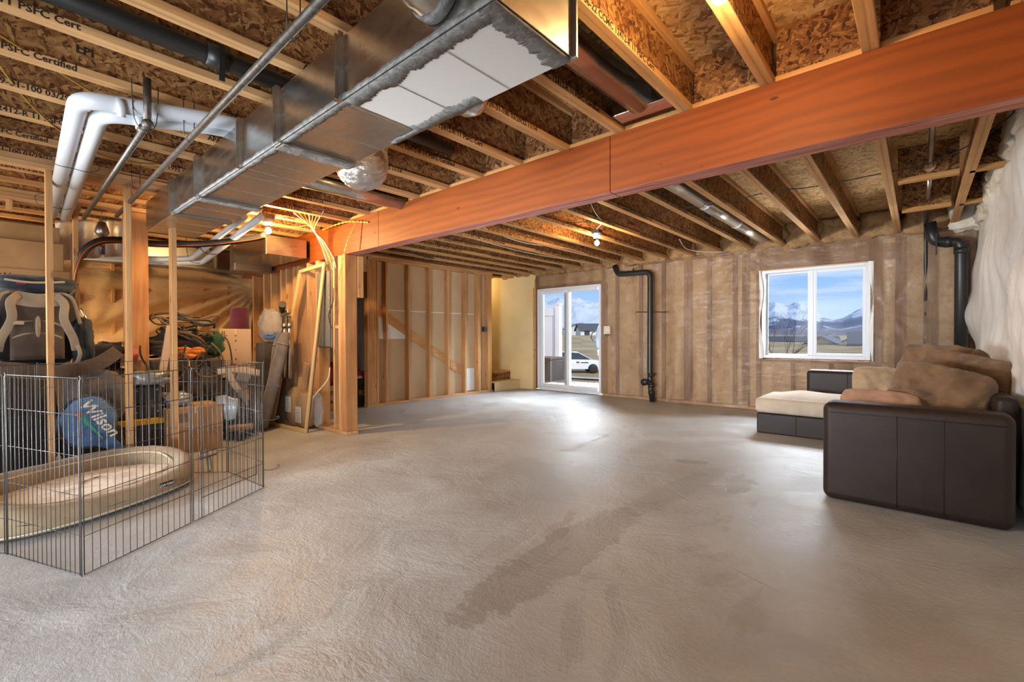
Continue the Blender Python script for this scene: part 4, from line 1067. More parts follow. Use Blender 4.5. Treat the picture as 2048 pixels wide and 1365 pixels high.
tx = text_mesh('KIRKLAND', .022, 'vinyl_white', bold=.0006); put_text('label_text', tx, (1, 0, 0), (0, 0, 1), (0, 0, 0), lb).matrix_local = frame_mat((-1, 0, 0), (0, 0, 1), (0, .0035, 0))
for ch_ in lb.children: ch_.parent = lb

# ================================================================== stored things behind the studs
def cardboard():
    g = G('cardboard'); v = g.coord('World'); n = g.noise(v, 3, 4); f = g.noise(g.coord('World', scale=(1, 1, 30)), 4, 2)
    c = g.mix(g.ramp(n, [(.35, 0.), (.7, 1.)]), 'a17c54', 'b9946a')
    return g.fin(c, .85, 0, g.bump(f, .08, .003), **{'Specular IOR Level': .15})
cardboard()
fabric('black_nylon', '201f20', '312f2f', 300, .4, rough=.7); fabric('navy_nylon', '262c35', '3c4652', 200, .4, rough=.6); fabric('olive_nylon', '2f342a', '43493a', 200, .4)
fabric('strap_tan', '94836f', 'a8977f', 300); fabric('mesh_brown', '4b4038', '5e5147', 300); fabric('grey_fabric', '5c5450', '716862', 250); fabric('blue_nylon', '45658f', '5a7ca8', 120, .3, rough=.6)
fabric('maroon_foam', '4d2233', '632d42', 120, .8); fabric('green_nylon', '1f3d2c', '2c5540', 60, .5, rough=.6); fabric('brown_bag_cloth', '3d342d', '52473e', 200)
plain('white_card', 'b9a088', .4); plain('yellow_plastic', 'd9a11e', .4); plain('tote_black', '2a2d2f', .45, bump=.05); plain('silver_bag', '9a9da0', .35, .3, bump=.7, scale=14)
plain('paper_sack', 'a8845c', .85, bump=.5, scale=20); plain('beige_plastic', 'b5a48c', .45); plain('red_plastic', 'a3242b', .45); plain('dark_green_box', '2b3524', .6); plain('cream_print', 'e2dccb', .6)
plain('teal_print', '3f9a86', .6); plain('red_print', 'b4534d', .6); plain('cord_black', '3a332c', .6); plain('cord_brown', '6f5740', .6); plain('orange_plastic', 'c9742a', .45)
plain('frame_light', 'c9a673', .5); plain('slat_pale', 'c6b28c', .6); plain('olive_metal', '5c5a4a', .5)
def lump(name, c, size, mat, seed=0, amp=.10, parent=None, rz=0, flat=True, p=3.2, n=26, freq=5, label=None, cat=None, group=None):
    off = Vector((seed*5.1, seed*2.3, seed*.7)); mb = MB(); rot = Matrix.Rotation(rz, 3, 'Z')
    def f(_, d):
        l = (abs(d.x)**p+abs(d.y)**p+abs(d.z)**p)**(1/p); q = d/l
        k = 1+amp*noise.fractal(q*freq*.5+off, .65, 2.1, 5)
        v = Vector((q.x*size[0]/2*k, q.y*size[1]/2*k, q.z*size[2]/2*k))
        if flat: v.z = max(v.z, -size[2]/2)
        return rot @ v
    mb.ball((0, 0, 0), 1, n, int(n*.75), f)
    o = mb.build(name, mat, None); o.location = Vector(c)
    if parent is not None: o.location = Vector(c)-world_loc(parent); o.parent = parent
    if label: tag(o, label, cat, group)
    return o
def carton(label, lo, hi, mat='cardboard', flaps=False, name='cardboard_box', rz=0):
    c = Vector(((lo[0]+hi[0])/2, (lo[1]+hi[1])/2, lo[2])); h = [(hi[i]-lo[i])/2 for i in range(3)]
    t = empty(name, label, 'box', c, rz)
    MB().box((-h[0], -h[1], 0), (h[0], h[1], 2*h[2])).build('body', mat, t, .004)
    MB().box((-h[0]-.001, -.002, 2*h[2]), (h[0]+.001, .002, 2*h[2]+.002)).build('lid_seam', 'ink', t)
    MB().box((h[0], -h[1]*.02, 2*h[2]-.06), (h[0]+.0015, h[1]*.02, 2*h[2])).build('tape_end', 'cream_print', t)
    return t, h
# front cardboard box with a printed mark
t, h = carton('brown cardboard box with a small printed mark, on the floor behind the pen gate', (-5.62, 1.09, 0), (-5.20, 1.555, .44))
MB().box((h[0]+.001, -.17, .30), (h[0]+.0025, -.06, .385)).box((h[0]+.001, -.155, .315), (h[0]+.0035, -.075, .37)).build('printed_mark', 'cord_brown', t)['kind'] = 'stuff'

t, h = carton('dark brown trunk behind the cardboard box, under the tangled cords', (-6.3, 1.1, 0), (-5.75, 1.72, .86), 'brown_bag_cloth', name='travel_trunk')
# big flat cartons high at the far left
t, h = carton('largest tan carton standing behind the backpack with an arrow mark', (-6.75, -.9, .9), (-6.35, .56, 1.755))
put_text('arrow_mark', text_mesh('=D', .07, 'ink', bold=.002), (0, 1, 0), (0, 0, 1), (h[0]+.002, h[1]-.50, .78), t)
put_text('arrow_mark', text_mesh('V', .07, 'ink', bold=.002), (0, 1, 0), (0, 0, 1), (h[0]+.002, h[1]-.42, .78), t)
t, h = carton('wide tan carton stacked on the arrow-marked carton at the far left', (-6.78, -1.0, 1.757), (-6.38, .52, 2.03))
t, h = carton('topmost flat tan carton under the joists at the far left', (-6.85, -1.0, 2.032), (-6.45, .50, 2.20))
t, h = carton('plain carton at the bottom of the far left stack, behind the bags', (-6.75, -.9, 0), (-6.35, .56, .898))
t = empty('metal_post_strip', 'bright metal angle strip at the edge of the stacked cartons', 'metal strip', (-6.4, .56, 1.7))
world(MB().box((-6.43, .575, 0), (-6.39, .60, 2.15)), 'strip', 'galvanised', t)

# backpack
bp = empty('hiking_backpack', 'large black hiking backpack with tan shoulder straps and ribbed back panel, behind the first stud', 'backpack', (-5.45, .27, .88))
lump('main_body', (-5.52, .28, 1.20), (.30, .52, .66), 'black_nylon', 3, .10, bp, n=34)
lump('lid', (-5.50, .28, 1.545), (.32, .47, .14), 'navy_nylon', 5, .16, bp, n=30)
lump('side_pocket', (-5.46, .56, 1.06), (.20, .14, .40), 'navy_nylon', 6, .2, bp)
lump('side_pocket', (-5.46, -.02, 1.10), (.2, .14, .42), 'black_nylon', 7, .2, bp)
world(MB().grid(lambda u, v: (-5.350+.03*math.sin(PI*u)+.01*math.sin(v*9), .13+.30*u, .93+.50*v), 10, 12), 'back_panel', 'mesh_brown', bp, solid=.03)
wtube('spine', [(-5.33, .28, .96), (-5.315, .28, 1.2), (-5.33, .28, 1.42)], .016, 'strap_tan', bp, 10)
for i, z in enumerate((1.02, 1.13, 1.23, 1.33)):
    wtube('rib', smooth_path([(-5.335, .14, z-.03), (-5.325, .20, z), (-5.32, .28, z+.012), (-5.325, .36, z), (-5.335, .42, z-.03)], 4), .009, 'strap_tan', bp, 8)
def ribbon(name, pts, w, th, mat, parent, upv=(1, 0, 0)):
    P_ = smooth_path(pts, 6); mb = MB(); vs = []
    for i, p in enumerate(P_):
        d = ((P_[min(i+1, len(P_)-1)]-P_[max(i-1, 0)])).normalized(); s_ = d.cross(Vector(upv)).normalized(); n_ = s_.cross(d)
        for a, b in ((-1, -1), (1, -1), (1, 1), (-1, 1)): vs.append(p+s_*a*w/2+n_*b*th/2)
    fs = [(i*4+k, i*4+(k+1) % 4, i*4+4+(k+1) % 4, i*4+4+k) for i in range(len(P_)-1) for k in range(4)]+[(3, 2, 1, 0), tuple(len(vs)-4+k for k in range(4))]
    mb.add(vs, fs, True); return world(mb, name, mat, parent, .004)
ribbon('neck_pad', [(-5.33, .16, 1.42), (-5.30, .28, 1.40), (-5.33, .40, 1.42)], .11, .03, 'strap_tan', bp)
for s_ in (-1, 1):
    y = .28+.10*s_
    ribbon('shoulder_strap', [(-5.32, y, 1.45), (-5.26, y+.05*s_, 1.38), (-5.23, y+.045*s_, 1.25), (-5.26, y+.10*s_, 1.10), (-5.30, y+.12*s_, 1.0)], .055, .022, 'strap_tan', bp)
    ribbon('webbing', [(-5.28, y+.12*s_, 1.06), (-5.25, y+.14*s_, .96), (-5.28, y+.10*s_, .84)], .028, .006, 'strap_tan', bp)
    ribbon('load_strap', [(-5.36, y+.02*s_, 1.47), (-5.30, y+.10*s_, 1.43), (-5.32, y+.15*s_, 1.22)], .024, .006, 'strap_tan', bp)
world(MB().cbox((-5.23, .17, 1.22), (.02, .06, .03)), 'sternum_buckle', 'beige_plastic', bp, .005)
ribbon('lid_strap', [(-5.33, .10, 1.56), (-5.31, .25, 1.545), (-5.32, .44, 1.565)], .018, .006, 'beige_plastic', bp, (1, 0, .3))
world(MB().cbox((-5.325, .19, 1.535), (.01, .05, .016)), 'red_tag', 'red_plastic', bp)
ribbon('hip_belt', [(-5.25, -.25, .82), (-5.10, .05, .87), (-5.08, .35, .83), (-5.12, .60, .88), (-5.25, .76, .98)], .11, .035, 'mesh_brown', bp, (1, 0, .2))
ribbon('hip_belt_trim', [(-5.085, .35, .80), (-5.11, .60, .84), (-5.24, .77, .94)], .012, .038, 'strap_tan', bp, (1, 0, .2))
# dark bags
lump('duffel_bag', (-5.42, .02, .42), (.55, .75, .84), 'black_nylon', 11, .10, None, label='large black duffel bag under the hiking backpack', cat='bag', n=36)
lump('duffel_bag', (-5.32, .62, .60), (.42, .40, .44), 'grey_fabric', 12, .12, None, label='rounded charcoal bag beside the backpack, above the blue round bag', cat='bag')
lump('duffel_bag', (-5.45, .62, .19), (.5, .42, .38), 'black_nylon', 13, .1, None, label='low black bag on the floor behind the blue round bag', cat='bag')
lump('duffel_bag', (-5.5, -.72, .45), (.6, .6, .9), 'black_nylon', 14, .12, None, label='black bag heaped at the far left edge behind the pen', cat='bag')
t = empty('tennis_racket_bag', 'round blue racket bag with cream Wilson lettering leaning on the first stud', 'racket bag', (-4.95, .53, .2))
rm = frame_mat(Vector((-.12, 1, 0)), Vector((-.10, -.02, 1)), Vector((-4.93, .53, .44)))
def wxf(mb, name, mat, parent, **k):
    mb.xf(rm); return world(mb, name, mat, parent, **k)
def disc(u, v):
    a = 2*PI*u; r = [0, .5, .86, .97, 1, .97, .86, .5, 0][int(round(v*8))]; z = [.075, .072, .055, .03, 0, -.03, -.055, -.072, -.075][int(round(v*8))]
    w = 1+.02*math.sin(a*5+z*20)
    return Vector((math.cos(a)*.178*r*w, math.sin(a)*.205*r*w, z+.004*math.sin(a*7)))
wxf(MB().grid(disc, 44, 8), 'head_cover', 'blue_nylon', t)
wxf(MB().tube([Vector((math.cos(a)*.176, math.sin(a)*.203, .03)) for a in [2*PI*i/48 for i in range(48)]], .005, 6, closed=True), 'zip_piping', 'navy_nylon', t)
wxf(MB().tube([Vector((math.cos(a)*.176, math.sin(a)*.203, -.03)) for a in [2*PI*i/48 for i in range(48)]], .005, 6, closed=True), 'zip_piping', 'navy_nylon', t)
wxf(MB().prism([(.02, -.19), (.13, -.13), (.22, -.25), (.19, -.27)], 'z', -.03, .035), 'handle_sleeve', 'blue_nylon', t)
ang = math.radians(-57)
lg = text_mesh('Wilson', .118, 'cream_print', depth=.0015, bold=.0022, shear=.25)
o = link('lettering', lg, t); o.matrix_local = Matrix.Translation(-world_loc(t)) @ rm @ Matrix.Translation((.052, .02, .077)) @ Matrix.Rotation(ang, 4, 'Z')
m2_ = Matrix.Translation((-.02, -.01, .0755)) @ Matrix.Rotation(ang, 4, 'Z')
mb = MB(); mb.prism([(-.065, -.018), (.16, -.004), (.16, .004), (-.065, .018)], 'z', 0, .002); mb.xf(m2_); wxf(mb, 'stripe', 'teal_print', t)
mb = MB(); mb.prism([(-.11, -.02), (-.07, -.024), (-.07, .022), (-.11, .012)], 'z', 0, .002); mb.xf(m2_); wxf(mb, 'stripe_tip', 'red_print', t)
# tool totes
t = empty('storage_tote', 'black storage tote with a yellow rim behind the second stud', 'tote', (-5.48, .95, 0))
world(MB().prism([(-5.68, 0), (-5.30, 0), (-5.28, .31), (-5.70, .31)], 'y', .74, 1.085), 'body', 'tote_black', t, .006)
world(MB().box((-5.71, .725, .31), (-5.262, 1.10, .362)), 'rim', 'yellow_plastic', t, .006)
t = empty('tool_case', 'black latched tool case stacked on the yellow-rimmed tote', 'case', (-5.48, .93, .364))
world(MB().box((-5.68, .75, .364), (-5.31, 1.09, .49)), 'lower_shell', 'tote_black', t, .012); world(MB().box((-5.68, .75, .495), (-5.31, 1.09, .655)), 'upper_shell', 'black_abs', t, .012)
for y in (.83, 1.0):
    world(MB().box((-5.31, y-.018, .455), (-5.297, y+.018, .53)), 'latch', 'steel_pipe', t, .003)
for y in (.78, .90, 1.05):
    for z in (.42, .62): world(MB().lathe([(0, .006), (.007, .005), (.007, 0)], (-5.311, y, z), 8, 'x'), 'rivet', 'chrome', t)
lump('plastic_bag', (-5.42, 1.0, .72), (.30, .30, .13), 'silver_bag', 21, .3, None, label='crumpled grey plastic bag on the black tool case', cat='bag')
lump('plastic_bag', (-5.42, 1.22, .505), (.28, .22, .12), 'silver_bag', 22, .35, None, label='crumpled grey plastic bag on the printed cardboard box', cat='bag')
t = empty('padded_mailer', 'silver padded mailer drooping over the corner of the cardboard box', 'mailer', (-5.22, 1.6, .4))
world(MB().grid(lambda u, v: (-5.30+.12*u+.03*math.sin(v*3), 1.50+.16*u+.02*v, .30+.22*v-.03*u+.012*math.sin(u*7+v*5)), 12, 12), 'sleeve', 'silver_bag', t, solid=.02)
t = empty('printed_board', 'pale green printed board leaning on the big wood post', 'board', (-5.72, .95, .85))
world(MB().beam((-5.75, .93, .80), (-5.86, .96, 1.05), .16, .008, (1, .1, 0)), 'board', 'white_card', t)
world(MB().beam((-5.735, .93, .86), (-5.80, .95, 1.0), .10, .008, (1, .1, 0)), 'printed_arc', 'red_print', t)
lump('gym_bag', (-5.95, .80, .92), (.3, .30, .26), 'black_nylon', 24, .2, None, label='small black and tan bag between the posts behind the backpack', cat='bag')
t, h = carton('cardboard box supporting the small black and tan bag', (-6.15, .66, 0), (-5.98, 1.08, .785))
# tangled cords heap on the trunk
t = empty('cord_tangle', 'big tangle of dark extension cords and hoses heaped on the trunk', 'cords', (-6.0, 1.35, .87))
rc = random.Random(5)
for k in range(11):
    cx, cy, cz = -5.95+rc.uniform(-.12, .12), 1.36+rc.uniform(-.12, .14), .98+.035*k+rc.uniform(-.03, .03)
    R1, R2 = rc.uniform(.14, .27), rc.uniform(.05, .16); ph = rc.uniform(0, 6)
    tl = rc.uniform(-.35, .35)
    pts = []
    for i in range(int(22*rc.uniform(.8, 1.6))):
        a = ph+i*.33; pts.append((cx+R2*math.cos(a), cy+R1*math.sin(a), cz+tl*R1*math.sin(a)+.03*math.sin(a*2.3+k)+(.1*math.cos(a) if k < 4 else 0)))
    wtube('cord_loop', smooth_path(pts, 3), .0085 if k % 3 else .012, ('cord_black', 'cord_brown', 'cord_black')[k % 3], t, 7)
for k in range(5):
    cy, cz = 1.15+.13*k+rc.uniform(-.04, .04), .84+rc.uniform(-.06, .10); a1, a2 = rc.uniform(.09, .17), rc.uniform(.16, .26)
    wtube('hanging_loop', smooth_path([(-5.72+.012*k+.02*math.sin(3*a), cy+a1*math.cos(a)+.03*math.sin(2*a+k), cz+a2*math.sin(a)) for a in [2.6+PI*1.7*i/14 for i in range(14)]], 3), .008, 'cord_brown' if k % 2 else 'cord_black', t, 7)
wtube('loose_end', smooth_path([(-6.0, 1.6, 1.32), (-5.95, 1.25, 1.36), (-5.95, 1.02, 1.28)], 5), .012, 'cord_black', t, 7)
lump('work_gloves', (-5.95, 1.40, .94), (.3, .4, .16), 'orange_plastic', 26, .35, None, label='orange and yellow things buried under the cord tangle', cat='gloves')
lump('cloth_bundle', (-5.98, 1.30, 1.02), (.34, .5, .22), 'brown_bag_cloth', 27, .25, None, label='dark cloth bundle in the middle of the cord tangle', cat='cloth')
t = empty('narrow_carton', 'narrow pale carton standing behind the third stud', 'board', (-5.3, 1.1, .9))
world(MB().beam((-5.55, 1.12, .62), (-5.62, 1.22, 1.22), .06, .03, (1, 0, 0)), 'board', 'white_card', t, .002)
lump('stuff_sack', (-6.15, 1.74, 1.02), (.22, .20, .28), 'green_nylon', 31, .22, None, label='dark green nylon stuff sack beside the white printed box', cat='bag')
t, h = carton('black crate carrying the green sack and the white printed box', (-6.52, 1.80, 0), (-6.2, 2.175, .62), 'brown_bag_cloth', name='storage_crate')
# white product box
t, h = carton('tall white printed product box standing above the pen corner', (-6.5, 1.815, .622), (-6.18, 2.165, 1.205), 'white_card', name='product_box')
for i, (y, z, w_, hh) in enumerate(((-.10, .50, .012, .012), (-.0, .50, .014, .014), (-.0, .44, .012, .02), (-.0, .33, .010, .012), (-.0, .22, .012, .022))):
    MB().box((h[0]+.001, y-w_/2, z-hh/2), (h[0]+.0025, y+w_/2, z+hh/2)).build('printed_icon', 'ink', t)
MB().box((h[0]+.001, -.06, .10), (h[0]+.0025, -.0, .17)).box((h[0]+.0025, -.05, .115), (h[0]+.003, -.01, .16)).build('printed_picture', 'red_plastic', t)['kind'] = 'stuff'
for k in range(2): MB().box((h[0]+.001, -.150+.022*k, .43+.005*k), (h[0]+.0025, -.137+.022*k, .555)).build('printed_line', 'cord_brown', t)
# maroon roll
t = empty('foam_roll', 'maroon rolled foam mat standing behind the white printed box', 'mat', (-6.42, 2.22, .9))
world(MB().lathe([(0, -.3), (.11, -.3), (.115, 0), (.105, .28), (.09, .30), (.06, .295), (.055, .285), (.03, .29), (0, .29)], (-6.68, 2.20, 1.19), 24), 'roll', 'maroon_foam', t)
t, h = carton('carton under the maroon foam roll', (-6.9, 2.02, 0), (-6.54, 2.28, .888))
# clear bag, ski bags, tripod
lump('clear_plastic_bag', (-6.24, 2.42, 1.24), (.30, .26, .42), 'clear_bag', 33, .2, None, label='clear plastic bag with blue things inside beside the maroon roll', cat='bag')
lump('blue_cloth', (-6.16, 2.40, 1.12), (.16, .16, .10), 'blue_nylon', 34, .4, None, label='small blue and white things inside the clear plastic bag', cat='cloth')
t, h = carton('carton holding the clear plastic bag up', (-6.42, 2.30, 0), (-6.14, 2.54, 1.03), 'brown_bag_cloth')
def leaning_bag(label, a, b, w, th, seed):
    t = empty('long_gear_bag', label, 'bag', (a[0], a[1], 0)); P_ = smooth_path([a, ((a[0]+b[0])/2+.02, (a[1]+b[1])/2, (a[2]+b[2])/2), b], 9); mb = MB(); n = 16; vs = []
    d = (Vector(b)-Vector(a)).normalized(); s_ = d.cross(Vector((0, -1, 0))).normalized(); f_ = s_.cross(d)
    for i, p in enumerate(P_):
        q = i/(len(P_)-1); k = (min(1, q/.06)**.5)*(1 if q < .8 else max(.45, 1-((q-.8)/.2)**1.5*.55)); 
        for j in range(n):
            an = 2*PI*j/n; r = 1+.06*noise.noise((j*.7, i*.5, seed)); vs.append(p+s_*math.cos(an)*w/2*k*r+f_*math.sin(an)*th/2*k*r)
    fs = [(i*n+j, i*n+(j+1) % n, i*n+n+(j+1) % n, i*n+n+j) for i in range(len(P_)-1) for j in range(n)]+[tuple(range(n))[::-1], tuple(len(vs)-n+j for j in range(n))]
    mb.add(vs, fs, True); world(mb, 'body', 'grey_fabric', t)
    c = P_[int(len(P_)*.80)]
    wtube('trim_band', [c+s_*math.cos(a_)*w/2*1.03+f_*math.sin(a_)*th/2*1.06 for a_ in [2*PI*i/20 for i in range(21)]], .004, 'strap_tan', t, 5)
    return t
leaning_bag('long charcoal gear bag, the nearer to the maroon roll of the leaning pair', (-6.0, 2.27, .02), (-5.95, 2.42, 1.15), .20, .13, 1)
leaning_bag('long charcoal gear bag, the nearer to the framed glass of the leaning pair', (-5.80, 2.12, .02), (-5.74, 2.40, 1.17), .18, .13, 4)
t = empty('folded_tripod', 'folded metal tripod with a black head rising above the charcoal gear bags', 'tripod', (-5.8, 2.42, .5))
for x in (-5.90, -5.76): wtube('leg', [(x, 2.44, .6), (x+.01, 2.44, 1.36)], .026, 'chrome', t, 14); wtube('leg_joint', [(x+.01, 2.44, 1.22), (x+.01, 2.44, 1.27)], .033, 'galvanised_dull', t, 14)
world(MB().beam((-5.92, 2.43, 1.37), (-5.72, 2.43, 1.42), .05, .05), 'yoke', 'galvanised_dull', t, .008)
wtube('head', [(-5.86, 2.40, 1.42), (-5.74, 2.36, 1.50)], [.03, .045], 'black_abs', t, 14)
lump('tall_brown_bag', (-5.98, 2.03, .35), (.30, .28, .70), 'brown_bag_cloth', 36, .10, None, label='tall dark brown bag standing on the floor just behind the pen corner', cat='bag', n=30)
lump('black_bag', (-5.68, 1.86, .22), (.3, .34, .44), 'black_nylon', 37, .15, None, label='black bag on the floor between the cardboard box and the brown bag', cat='bag')
t = empty('plastic_fitting', 'beige curved plastic fitting lying on the black bag behind the pen', 'plastic fitting', (-5.62, 1.8, .45))
ribbon('arm', [(-5.58, 1.62, .74), (-5.54, 1.78, .755), (-5.56, 2.02, .70)], .07, .05, 'beige_plastic', t, (1, 0, .2))
ribbon('curved_leg', [(-5.52, 1.70, .73), (-5.50, 1.74, .62), (-5.50, 1.80, .52)], .06, .04, 'beige_plastic', t)
ribbon('grey_panel', [(-5.55, 1.80, .70), (-5.54, 1.92, .66)], .12, .04, 'galvanised_dull', t)
wtube('pipe_end', [(-5.62, 1.88, .58), (-5.60, 1.90, .30)], .045, 'beige_plastic', t, 14)
t = empty('paint_roller', 'orange and grey roller lying on the floor beside the brown bag', 'tool', (-5.6, 1.9, .05))
wtube('roller', [(-5.52, 1.70, .13), (-5.46, 1.92, .13)], .035, 'paper_sack', t, 14); world(MB().lathe([(.02, -.02), (.05, -.02), (.05, .02), (.02, .02)], (-5.42, 1.78, .05), 16, 'x'), 'wheel', 'black_rubber', t)
# floor lamp pole behind: white curved metal trekking pole
t = empty('trekking_pole', 'thin silver bent pole leaning on the stud right of the backpack', 'pole', (-5.95, .62, .8))
wtube('shaft', smooth_path([(-5.98, .60, 1.38), (-5.95, .64, 1.25), (-5.95, .66, 1.0), (-5.95, .65, .80)], 4), .010, 'galvanised', t, 8); wtube('grip', [(-5.955, .65, 1.20), (-5.95, .655, 1.13)], .013, 'black_rubber', t, 8)
# framed glass leaning on the wall
t = empty('framed_glass', 'tall glass in a narrow light frame leaning against the wall of studs', 'frame', (-5.7, 2.45, 0))
q = [Vector((-6.06, 2.345, .0)), Vector((-5.275, 2.425, .0)), Vector((-5.19, 2.62, 1.975)), Vector((-5.86, 2.62, 1.945))]
nrm = (q[1]-q[0]).cross(q[3]-q[0]).normalized()
for a, b, nm in ((0, 1, 'bottom_rail'), (1, 2, 'side_rail'), (2, 3, 'top_rail'), (3, 0, 'side_rail')):
    cen = sum(q, Vector())/4; m_ = (q[a]+q[b])/2; ins = (cen-m_); dd = (q[b]-q[a]).normalized(); ins = (ins-dd*ins.dot(dd)).normalized()
    world(MB().beam(q[a]+ins*.022+Vector((0, 0, .0)), q[b]+ins*.022, .044, .022, nrm), nm, 'frame_light', t, .003)
    world(MB().beam(q[a]+ins*.004-nrm*.012*(-1 if nrm.y > 0 else 1), q[b]+ins*.004-nrm*.012*(-1 if nrm.y > 0 else 1), .008, .012, nrm), nm+'_edge', 'black_abs', t)
gm = G('dusty_glass'); gm.N.remove(gm.b); tr = gm.N.new('ShaderNodeBsdfTransparent'); gl = gm.N.new('ShaderNodeBsdfGlossy'); gl.inputs['Roughness'].default_value = .05; df = gm.N.new('ShaderNodeBsdfDiffuse'); df.inputs[0].default_value = lin('8f8070')
ms = gm.N.new('ShaderNodeMixShader'); ms.inputs[0].default_value = .10; gm.L.new(tr.outputs[0], ms.inputs[1]); gm.L.new(gl.outputs[0], ms.inputs[2]); ms2 = gm.N.new('ShaderNodeMixShader'); ms2.inputs[0].default_value = .12
gm.L.new(ms.outputs[0], ms2.inputs[1]); gm.L.new(df.outputs[0], ms2.inputs[2]); gm.L.new(ms2.outputs[0], gm.out.inputs[0]); MATS['dusty_glass'] = gm.m
world(MB().add([q[0]+Vector((.03, 0, .03)), q[1]+Vector((-.03, 0, .03)), q[2]+Vector((-.03, 0, -.03)), q[3]+Vector((.03, 0, -.03))], [(0, 1, 2, 3)]), 'pane', 'dusty_glass', t)
lump('paper_sack_bag', (-5.86, 2.56, .24), (.22, .17, .48), 'paper_sack', 41, .08, None, label='paper sack with white label behind the glass, nearer the gear bags', cat='sack', n=24)
lump('paper_sack_bag', (-5.58, 2.56, .22), (.26, .17, .44), 'paper_sack', 42, .08, None, label='paper sack with white label behind the glass, nearer the beam post', cat='sack', n=24)
for o, x, z in ((bpy.data.objects['paper_sack_bag'], 0, .03), (bpy.data.objects['paper_sack_bag.001'], 0, -.05)):
    MB().box((-.07, -.098, -.09), (.07, -.09, .10)).build('paper_label', 'cream_print', o).location = (x, 0, z)
    for k in range(5): MB().box((-.05, -.1005, -.002), (.05 if k % 2 else .02, -.098, .002)).build('label_line', 'ink', o).location = (x, 0, z-.06+.03*k)
lump('white_bundle', (-5.36, 2.60, .24), (.16, .10, .40), 'clear_bag', 43, .2, None, label='white crinkled bundle behind the lower corner of the leaning glass', cat='bundle')
t = empty('wood_offcut', 'short board offcut standing behind the paper sacks', 'board', (-5.75, 2.62, .45)); world(MB().beam((-5.80, 2.62, .40), (-5.70, 2.63, .78), .09, .038, (0, 1, 0)), 'board', 'stud_wood', t, .003)
t = empty('wood_offcut', 'thin leaning board offcut before the taller one', 'board', (-5.85, 2.58, .4)); world(MB().beam((-5.86, 2.57, .30), (-5.80, 2.60, .60), .05, .03, (0, 1, 0)), 'board', 'frame_light', t, .003)
t = empty('slatted_strip', 'tall narrow pale panel with horizontal slots seen through the leaning glass', 'panel', (-5.62, 2.81, .55))
for k in range(9): world(MB().box((-5.70, 2.78, .62+.145*k), (-5.53, 2.81, .755+.145*k)), 'slat', 'slat_pale', t, .002)
world(MB().box((-5.69, 2.812, .6), (-5.54, 2.82, 1.95)), 'backer', 'ink', t)

# ================================================================== under the stairs
t, h = carton('cardboard box printed TIF and AR, low behind the wall of studs', (-7.05, 3.35, 0), (-6.70, 3.75, .36), 'slat_pale')
put_text('printed_text', text_mesh('TIF', .09, 'ink', bold=.002), (0, 1, 0), (0, 0, 1), (h[0]+.002, -.06, .24), t); put_text('printed_text', text_mesh('AR', .09, 'ink', bold=.002), (0, 1, 0), (0, 0, 1), (h[0]+.002, -.06, .11), t)
lump('red_bundle', (-6.88, 3.52, .52), (.3, .3, .32), 'red_plastic', 51, .3, None, label='red wrapped bundle on the box printed TIF', cat='bundle')
t, h = carton('dark green box with yellow print on the floor beyond the beam post', (-7.0, 3.86, 0), (-6.66, 4.04, .42), 'dark_green_box')
put_text('printed_text', text_mesh('90', .13, 'yellow_cable', bold=.003), (0, 1, 0), (0, 0, 1), (h[0]+.002, .0, .21), t)
t, h = carton('small red and white box on top of the dark green box', (-6.95, 3.865, .422), (-6.70, 3.995, .56), 'red_plastic'); MB().box((h[0]+.001, -.03, .02), (h[0]+.0025, .05, .06)).build('white_print', 'vinyl_white', t)
t = empty('black_canister', 'black can with a white lid standing on the red and white box', 'can', (-6.82, 3.90, .562)); MB().lathe([(0, 0), (.05, 0), (.05, .17), (0, .17)], (0, 0, 0), 16).build('body', 'black_abs', t); MB().lathe([(0, .171), (.052, .171), (.052, .20), (0, .20)], (0, 0, 0), 16).build('lid', 'vinyl_white', t)
t = empty('curved_duct', 'large grey curved duct seen through the opening beyond the beam post', 'duct', (-7.2, 3.9, 1.2))
t2 = world(MB().tube(bend([(-7.35, 3.55, .1), (-7.35, 3.55, 1.5), (-7.35, 3.1, 1.95)], .3, 8), .3, 24), 'body', 'drywall_grey', t)

# ================================================================== outside
def ground_mat():
    g = G('dry_grass'); v = g.coord('World'); n = g.noise(v, .18, 6, .65); f = g.noise(g.coord('World', scale=(2, 2, 2)), 2.2, 6, .7)
    c = g.mix(g.ramp(n, [(.38, 0.), (.62, 1.)]), 'b3966f', 'd6bb92'); c = g.mix(g.math('MULTIPLY', g.ramp(f, [(.4, 0.), (.7, 1.)]), .45), c, '8a7358')
    return g.fin(c, .95, 0, g.bump(f, .6, .08), **{'Specular IOR Level': .1})
ground_mat()
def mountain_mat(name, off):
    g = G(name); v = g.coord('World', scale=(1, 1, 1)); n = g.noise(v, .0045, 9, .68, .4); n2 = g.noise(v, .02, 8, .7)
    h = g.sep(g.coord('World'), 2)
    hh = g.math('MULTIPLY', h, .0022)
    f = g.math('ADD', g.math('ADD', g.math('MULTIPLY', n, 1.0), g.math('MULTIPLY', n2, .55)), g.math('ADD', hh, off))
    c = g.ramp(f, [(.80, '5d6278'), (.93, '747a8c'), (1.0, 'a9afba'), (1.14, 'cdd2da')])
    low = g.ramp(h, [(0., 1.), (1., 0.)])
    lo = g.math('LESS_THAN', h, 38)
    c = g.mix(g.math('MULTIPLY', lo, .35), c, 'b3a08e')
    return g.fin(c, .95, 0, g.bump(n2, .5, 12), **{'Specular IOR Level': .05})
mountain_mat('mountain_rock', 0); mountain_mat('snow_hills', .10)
plain('house_white', 'e6e2da', .8); plain('house_tan', 'cdbb9f', .8); plain('roof_dark', '5b5a5c', .85); plain('roof_grey', '75757a', .85); plain('window_dark', '3b4148', .3)
